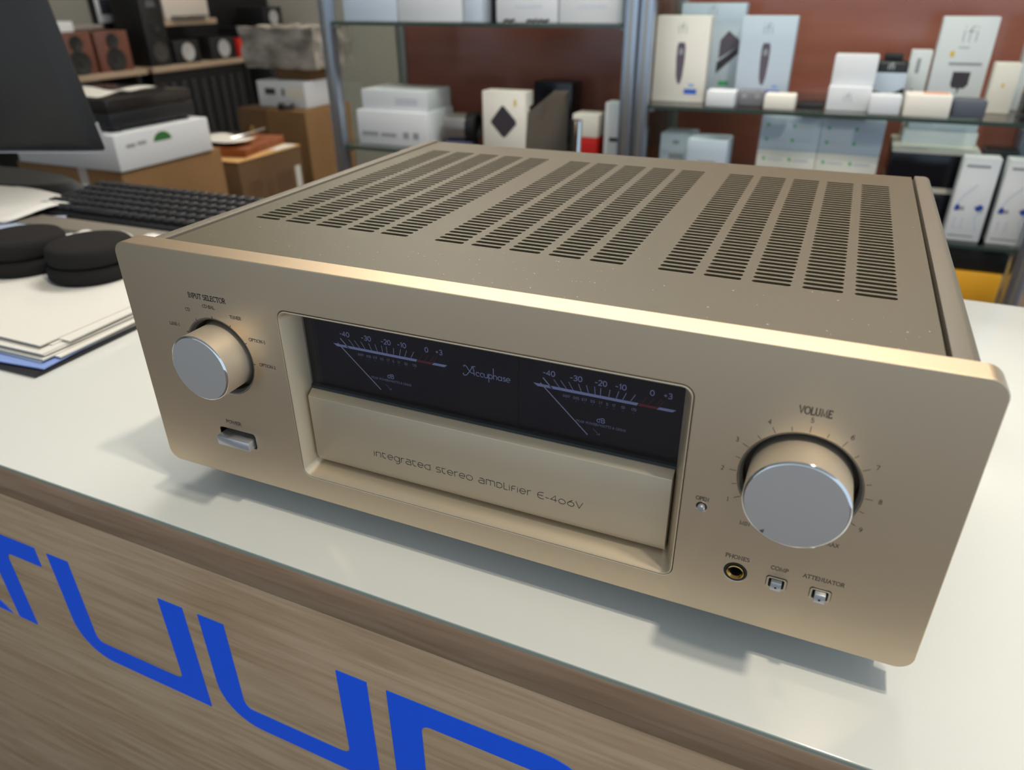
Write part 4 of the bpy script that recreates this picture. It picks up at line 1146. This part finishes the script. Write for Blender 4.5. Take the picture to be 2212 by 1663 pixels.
# ================================================================== OFFICE CHAIR
chair = empty('office_chair', (-0.352, 1.06, 0), 'grey office chair behind the counter seen from the side', 'chair', rz=math.radians(-70))
link('seat', box_me(-0.23, 0.23, -0.23, 0.22, 0.44, 0.51, 0.03, 3), CHAIRF, chair)
bm = bmesh.new()
NU, NV = 12, 12
G = []
for j in range(NV + 1):
    row = []
    for i in range(NU + 1):
        s_, t_ = i / NU * 2 - 1, j / NV
        half = 0.165 * (1 - 0.32 * t_ ** 2)
        edge = 1.0 if t_ < 0.8 else math.sqrt(max(0.12, 1 - ((t_ - 0.8) / 0.2) ** 2 * 0.88))
        row.append(Vector((s_ * half * edge, 0.215 + 0.05 * s_ * s_ * -1 + 0.012 * t_, 0.60 + 0.485 * t_ - 0.035 * s_ * s_ * t_)))
    G.append(row)
va = [[bm.verts.new(p) for p in r] for r in G]
vb = [[bm.verts.new(p + Vector((0, 0.03, 0))) for p in r] for r in G]
for j in range(NV):
    for i in range(NU):
        bm.faces.new((va[j][i], va[j][i + 1], va[j + 1][i + 1], va[j + 1][i])); bm.faces.new((vb[j][i], vb[j + 1][i], vb[j + 1][i + 1], vb[j][i + 1]))
for i in range(NU):
    bm.faces.new((va[0][i], vb[0][i], vb[0][i + 1], va[0][i + 1])); bm.faces.new((va[NV][i], va[NV][i + 1], vb[NV][i + 1], vb[NV][i]))
for j in range(NV):
    bm.faces.new((va[j][0], va[j + 1][0], vb[j + 1][0], vb[j][0])); bm.faces.new((va[j][NU], vb[j][NU], vb[j + 1][NU], va[j + 1][NU]))
link('backrest', me_from(bm, smooth=50), CHAIRF, chair)
link('back_bar', tube_me([(0, 0.15, 0.43), (0, 0.27, 0.46), (0, 0.262, 0.60), (0, 0.268, 0.80), (0, 0.272, 1.03)], 0.012, 12), CHROME, chair)
link('gas_column', lathe_me([(0.025, 0.07), (0.025, 0.30), (0.018, 0.30), (0.018, 0.44)], 0, 0, 20, axis='z', cy=0), PLAST_BLK, chair)
for k in range(5):
    a_ = 2 * PI * k / 5
    link('base_arm', tube_me([(0.02 * math.cos(a_), 0.02 * math.sin(a_), 0.09), (0.27 * math.cos(a_), 0.27 * math.sin(a_), 0.065)], 0.016, 8), PLAST_BLK, chair)
    link('castor', lathe_me([(0.0, -0.012), (0.025, -0.012), (0.025, 0.012), (0, 0.012)], 0.27 * math.cos(a_), 0.025, 16, axis='y'), PLAST_BLK, chair, (0, 0.27 * math.sin(a_), 0))

# ================================================================== STOCK PILED BEHIND THE COUNTER
thing_box('cardboard_box', -1.92, -1.49, 1.21, 1.60, 0, 0.42, CARD_D, 'lower carton of the pile under the flat white box', 'box', bev=0.004)
cb = thing_box('cardboard_box', -1.93, -1.485, 1.205, 1.60, 0.42, 0.807, CARD, 'upper carton of the pile under the flat white box', 'box', bev=0.004)
pr(cb, 'tape', [R4(.60, .68, .0, 1.0)], mat('packing_tape', (196, 190, 184), .3))
wb = thing_box('flat_carton', -1.905, -1.476, 1.20, 1.56, 0.807, 0.908, WBOX, 'flat white carton with a green half-disc mark on its side', 'box', bev=0.003)
# marks on the +X side
def side_marks(o, name, polys, m, off=0.0005):
    bb = [v.co for v in o.data.vertices]
    xb = max(v.x for v in bb); ya_, yb_ = min(v.y for v in bb), max(v.y for v in bb); zb = max(v.z for v in bb)
    VV, FF = [], []
    for P_ in polys:
        b0 = len(VV); VV.extend((xb + off, ya_ + u_ * (yb_ - ya_), v_ * zb) for u_, v_ in P_); FF.append(tuple(range(b0, b0 + len(P_))))
    return link(name, pyd(VV, FF), m, o)


side_marks(wb, 'green_mark', [[(.47 + .095 * math.cos(math.radians(t_)), .62 + .25 * math.sin(math.radians(t_))) for t_ in range(0, 181, 12)]], mat('leaf_green_ink', (52, 110, 50), .6))
side_marks(wb, 'printed_line', [R4(.10, .19, .60, .70), R4(.21, .30, .62, .72)], PRGREY)

thing_box('cardboard_box', -1.835, -1.475, 1.66, 1.98, 0, 0.38, CARD_D, 'lower carton of the pile under the wooden turntable', 'box', bev=0.004)
cb2 = thing_box('cardboard_box', -1.845, -1.470, 1.65, 1.985, 0.38, 0.748, CARD_D, 'upper carton under the wooden turntable, printed on its side', 'box', bev=0.004)
side_marks(cb2, 'printed_block', [R4(.10, .30, .70, .80), R4(.55, .80, .62, .80), R4(.40, .46, .30, .75), R4(.62, .72, .36, .46), R4(.15, .22, .45, .52)], mat('brown_ink', (96, 66, 40), .7))['kind'] = 'stuff'
side_marks(cb2, 'white_sticker', [R4(.86, .95, .60, .82)], PAPER)
link('top_flap', box_me(-0.190, 0.190, -0.170, 0.170, 0.3682, 0.3705), mat('pale_cardboard', (196, 152, 96), .8), cb2)
tt = empty('wooden_turntable', (-1.695, 1.825, 0.7507), 'wooden turntable with gold knob and papers lying on it', 'turntable', rz=math.radians(12))
link('plinth', box_me(-0.175, 0.175, -0.145, 0.145, 0, 0.028, 0.003), TTWOOD, tt)
link('platter', lathe_me([(0.11, 0.0282), (0.118, 0.032), (0.118, 0.039), (0.0, 0.041)], -0.03, 0, 48, axis='z', cy=0.0), mat('platter_grey', (70, 66, 62), .35, .6), tt)
link('tonearm', tube_me([(0.13, 0.09, 0.060), (0.125, 0.0, 0.057), (0.09, -0.08, 0.051)], 0.004, 10), CHROME, tt)
link('knob', lathe_me([(0.0, 0.0282), (0.011, 0.0282), (0.011, 0.062), (0, 0.064)], 0.06, 0, 20, axis='z', cy=0.115), BRASS, tt)
sheet('paper_sheet', [(-1.75, 1.70), (-1.53, 1.72), (-1.53, 1.83), (-1.74, 1.84)], 0.7935, PAPER, 'curled cream sheet lying over the wooden turntable', 0.010, 12)
sheet('paper_sheet', [(-1.515, 1.86), (-1.475, 1.86), (-1.480, 1.975), (-1.53, 1.975)], 0.7510, PAPER, 'thin white slip at the carton edge beside the wooden turntable', 0.001, 14)

# black turntable and papers on the flat white carton
bt = empty('black_turntable', (-1.69, 1.38, 0.908), 'black hi-fi turntable standing on the flat white carton', 'turntable')
link('plinth', box_me(-0.19, 0.185, -0.15, 0.165, 0.012, 0.052, 0.003), PLAST_BLK, bt)
link('lid', box_me(-0.188, 0.183, -0.148, 0.163, 0.0525, 0.088, 0.004), mat('smoked_lid', (44, 40, 38), .12), bt)
for fx, fy_ in ((-.16, -.12), (.16, -.12), (-.16, .13), (.16, .13)):
    link('foot', lathe_me([(0.018, 0), (0.018, 0.012)], fx, 0, 20, axis='z', cy=fy_), RUBBER, bt)
sheet('paper_sheet', [(-1.86, 1.26), (-1.56, 1.25), (-1.62, 1.38), (-1.84, 1.43)], 0.9975, PAPER, 'bright white sheet lying on the lid of the black turntable', 0.004, 17)
sheet('paper_sheet', [(-1.66, 1.40), (-1.60, 1.40), (-1.62, 1.52), (-1.70, 1.52)], 0.9975, PAPER, 'small white slip further back on the black turntable lid', 0.002, 18)

# tall carton with a white boxed device and wrapped parcel
tc_ = thing_box('cardboard_box', -1.80, -1.600, 2.20, 2.52, 0, 0.832, CARD, 'tall brown carton carrying the white labelled box', 'box', bev=0.004)
thing_box('cardboard_box', -1.96, -1.806, 2.21, 2.52, 0, 0.830, CARD_D, 'darker carton beside the tall brown carton', 'box', bev=0.004)
gb = thing_box('labelled_box', -1.888, -1.645, 2.275, 2.51, 0.832, 0.933, WBOX, 'white box with dark labels lying on the tall carton', 'box', bev=0.003)
pr(gb, 'dark_label', [R4(.16, .38, .48, .72)], PRDARK)
pr(gb, 'narrow_dark_label', [R4(.52, .57, .45, .72)], PRDARK)
pr(gb, 'white_label', [R4(.60, .96, .40, .82)], WBOX2)
dp = empty('disc_player', (-1.720, 2.237, 0.832), 'dark round disc player in front of the white labelled box', 'player')
link('player_body', lathe_me([(0.0, 0.0), (0.030, 0.0), (0.034, 0.008), (0.031, 0.020), (0, 0.023)], 0, 0, 36, axis='z', cy=0), PLAST_BLK, dp)
link('top_disc', lathe_me([(0.028, 0.0215), (0.026, 0.026), (0, 0.026)], 0, 0, 36, axis='z', cy=0), mat('disc_grey', (120, 116, 112), .3, .6), dp)
thing_box('small_carton', -1.83, -1.655, 2.34, 2.50, 0.933, 0.979, CARD, 'small orange-brown carton under the plastic-wrapped parcel', 'box', bev=0.002)
# wrapped parcel: a crumpled film-covered block
bm = bmesh.new()
bmesh.ops.create_cube(bm, size=1)
bmesh.ops.subdivide_edges(bm, edges=list(bm.edges), cuts=14, use_grid_fill=True)
rr = random.Random(4)
waves = [(Vector((rr.uniform(-1, 1), rr.uniform(-1, 1), rr.uniform(-1, 1))).normalized() * rr.uniform(20, 60), rr.uniform(0, 6)) for _ in range(9)]
for v in bm.verts:
    p = Vector((v.co.x * 0.36, v.co.y * 0.26, (v.co.z + 0.5) * 0.150))
    f_ = sum(abs(math.sin(k_.dot(p) + ph_)) for k_, ph_ in waves) / 9
    n_ = Vector((v.co.x, v.co.y, v.co.z)).normalized()
    v.co = p + n_ * 0.045 * (f_ - 0.6)
    if v.co.z < 0: v.co.z = 0
pk = link('wrapped_parcel', me_from(bm, smooth=30), BAG, None, (-1.765, 2.42, 0.979))
tag(pk, 'parcel wrapped in crumpled grey plastic film on the carton pile', 'parcel')

# ================================================================== LEFT WALL: SPEAKER SHELVES
XW = -3.5
def wall_shelf(name, y0, y1, z_, label, m=SHELFW, dep=0.34, legs=True, gap=0.012):
    t = empty(name, (XW + dep / 2, (y0 + y1) / 2, 0), label, 'shelf')
    t.location = (0, 0, 0)
    part_box('board', t, XW + gap, XW + dep, y0, y1, z_ - 0.03, z_, m, 0.003)
    if legs:
        for yy in (y0 + 0.02, y1 - 0.05):
            part_box('leg', t, XW + gap, XW + dep - 0.03, yy, yy + 0.03, 0, z_ - 0.0302, SPKBLK)
    return t


wall_shelf('speaker_shelf', 2.10, 2.87, 0.892, 'beige shelf board carrying the two red wood speakers')
wall_shelf('speaker_shelf', 2.91, 3.72, 0.892, 'dark-fronted shelf carrying the black speaker and grey cones')
wall_shelf('wall_shelf', 3.06, 3.50, 1.118, 'upper beige shelf holding the white printer', dep=0.30, legs=False)


def speaker(y0, y1, z0, z1, m, label, cones, group=None, dep=0.22, x1=-3.18):
    t = empty('bookshelf_speaker', (x1 - dep / 2, (y0 + y1) / 2, z0), label, 'speaker', group)
    w_, h_ = y1 - y0, z1 - z0
    part_box('cabinet', t, -dep / 2, dep / 2, -w_ / 2, w_ / 2, 0, h_, m, 0.004)
    for (u_, v_, r_, mm) in cones:
        c_ = link('driver', lathe_me([(r_, dep / 2 + 0.001), (r_ * .96, dep / 2 + 0.006), (r_ * .82, dep / 2 + 0.005), (r_ * .28, dep / 2 + 0.001), (r_ * .26, dep / 2 + .006), (0, dep / 2 + .009)], 0, v_, 32, axis='x', cy=u_, cap=False), mm, t)
        link('surround', lathe_me([(r_ * 1.08, dep / 2 + 0.0006), (r_ * 1.08, dep / 2 + 0.004), (r_, dep / 2 + 0.005)], 0, v_, 32, axis='x', cy=u_, cap=False), SPKBLK, t)
    return t


speaker(2.40, 2.585, 0.892, 1.088, SPKRED, 'red wood bookshelf speaker half hidden by the monitor', [(0, 0.055, 0.055, CONE), (0, 0.145, 0.035, CONE)], 'red wood speakers')
speaker(2.605, 2.81, 0.892, 1.084, SPKRED, 'red wood bookshelf speaker next to the tall black speaker', [(0, 0.055, 0.055, CONE), (0, 0.145, 0.035, CONE)], 'red wood speakers')
bs = speaker(2.93, 3.08, 0.892, 1.30, SPKBLK, 'tall black speaker with a pale pyramid emblem', [(0, 0.07, 0.05, mat('cone_dim', (58, 56, 54), .4)), (0, 0.20, 0.03, CONE)])
link('emblem', pyd([(0.1112, -0.035, 0.295), (0.1112, 0.035, 0.295), (0.1112, 0.015, 0.345), (0.1112, 0.0, 0.315), (0.1112, -0.015, 0.345)], [(0, 1, 2, 3, 4)]), mat('emblem_grey', (88, 86, 92), .5), bs)
speaker(3.11, 3.30, 0.892, 1.015, SPKBLK, 'small speaker with a pale grey cone beside the tall black speaker', [(0, 0.060, 0.050, CONEW)], 'small pale cone speakers')
speaker(3.39, 3.60, 0.892, 1.015, SPKBLK, 'small speaker with a pale grey cone next to the red tin', [(0, 0.060, 0.050, CONEW)], 'small pale cone speakers')
thing_box('storage_tin', -3.30, -3.18, 3.625, 3.68, 0.892, 1.00, RED, 'narrow red tin at the end of the speaker shelf', 'tin', bev=0.003)
thing_box('small_carton', -3.32, -3.20, 2.42, 2.52, 1.089, 1.135, WBOX, 'small white box on top of the half-hidden red speaker', 'box')
prn = empty('printer', (-3.33, 3.28, 1.118), 'white desktop printer on the upper wall shelf', 'printer')
link('printer_body', box_me(-0.13, 0.13, -0.17, 0.17, 0, 0.11, 0.01), mat('printer_white', (190, 182, 172), .5), prn)
link('paper_tray', box_me(0.131, 0.17, -0.13, 0.13, 0.012, 0.02, 0.002), mat('printer_grey', (90, 88, 86), .5), prn)
pn = link('poster_frame', box_me(0, 0.012, -0.065, 0.065, -0.09, 0.09, 0.002), WBOX, None, (XW + 0.001, 2.98, 1.20))
tag(pn, 'small white poster with a dark picture on the grey wall', 'poster')
link('picture', box_me(0.0122, 0.013, -0.04, 0.04, -0.05, 0.03), mat('poster_dark', (62, 60, 72), .5), pn)
tr_ = part_box('trim_1', None, XW, XW + 0.02, 2.0, 2.93, 1.085, 1.105, mat('pale_trim', (150, 142, 136), .6)); tr_['kind'] = 'structure'
# black record cabinet under the second shelf
rc = empty('record_cabinet', (-3.33, 3.3, 0), 'black slatted record cabinet under the speaker shelf', 'cabinet')
part_box('carcass', rc, -0.155, 0.125, -0.34, 0.37, 0, 0.855, SPKBLK)
for k in range(9):
    part_box('slat', rc, 0.126, 0.140, -0.33 + k * 0.077, -0.29 + k * 0.077, 0.04, 0.80, PLAST_BLK, 0.003)
# dark curtain panel behind the rack
cp = empty('backing_panel', (XW + 0.01, 3.6, 0), 'tall black backing panel behind the speaker shelves', 'panel')
part_box('panel_board', cp, -0.009, 0.0, -0.72, 0.72, 0, 2.3, SPKBLK)
sm = speaker(3.90, 4.08, 1.05, 1.165, SPKBLK, 'small square speaker with a silver cone on the far rack', [(0, 0.055, 0.045, CONEW)])
fr_ = thing_box('speaker_rack', -3.49, -3.10, 3.80, 4.30, 0, 1.05, SPKBLK, 'black rack cabinet under the small silver-cone speaker', 'rack', bev=0.004)

# ceiling fittings for the lamps
for k, (x, y) in enumerate(((0.86, -0.075), (0.86, -0.235))):
    t = link('ceiling_spot', lathe_me([(0.055, CEIL - 0.0265), (0.060, CEIL - 0.022), (0.060, CEIL - 0.0005)], x, 0, 32, axis='z', cy=y), MON_EDGE)
    tag(t, ('recessed ceiling spot above the counter nearer the shelves', 'recessed ceiling spot above the counter nearer the shop front')[k], 'lamp', 'ceiling spots')

for k, (lx, ly, a_, b_) in enumerate(FILL_LAMPS):  # unseen housings around the added pendant lights
    t = empty('added_pendant', (lx, ly, 2.40), ('unseen pendant lamp added over the staff side of the counter', 'unseen pendant lamp added behind the display cabinets', 'unseen pendant lamp added near the speaker wall')[k], 'lamp', 'added pendant lamps')
    part_box('lamp_housing', t, -0.62, 0.62, -0.17, -0.152, 0.0, 0.05, MON_EDGE)
    part_box('lamp_housing', t, -0.62, 0.62, 0.152, 0.17, 0.0, 0.05, MON_EDGE)
    for sx in (-0.5, 0.5):
        link('hanging_wire', tube_me([(sx, 0.16, 0.05), (sx, 0.16, CEIL - 2.40)], 0.002, 6), RUBBER, t)
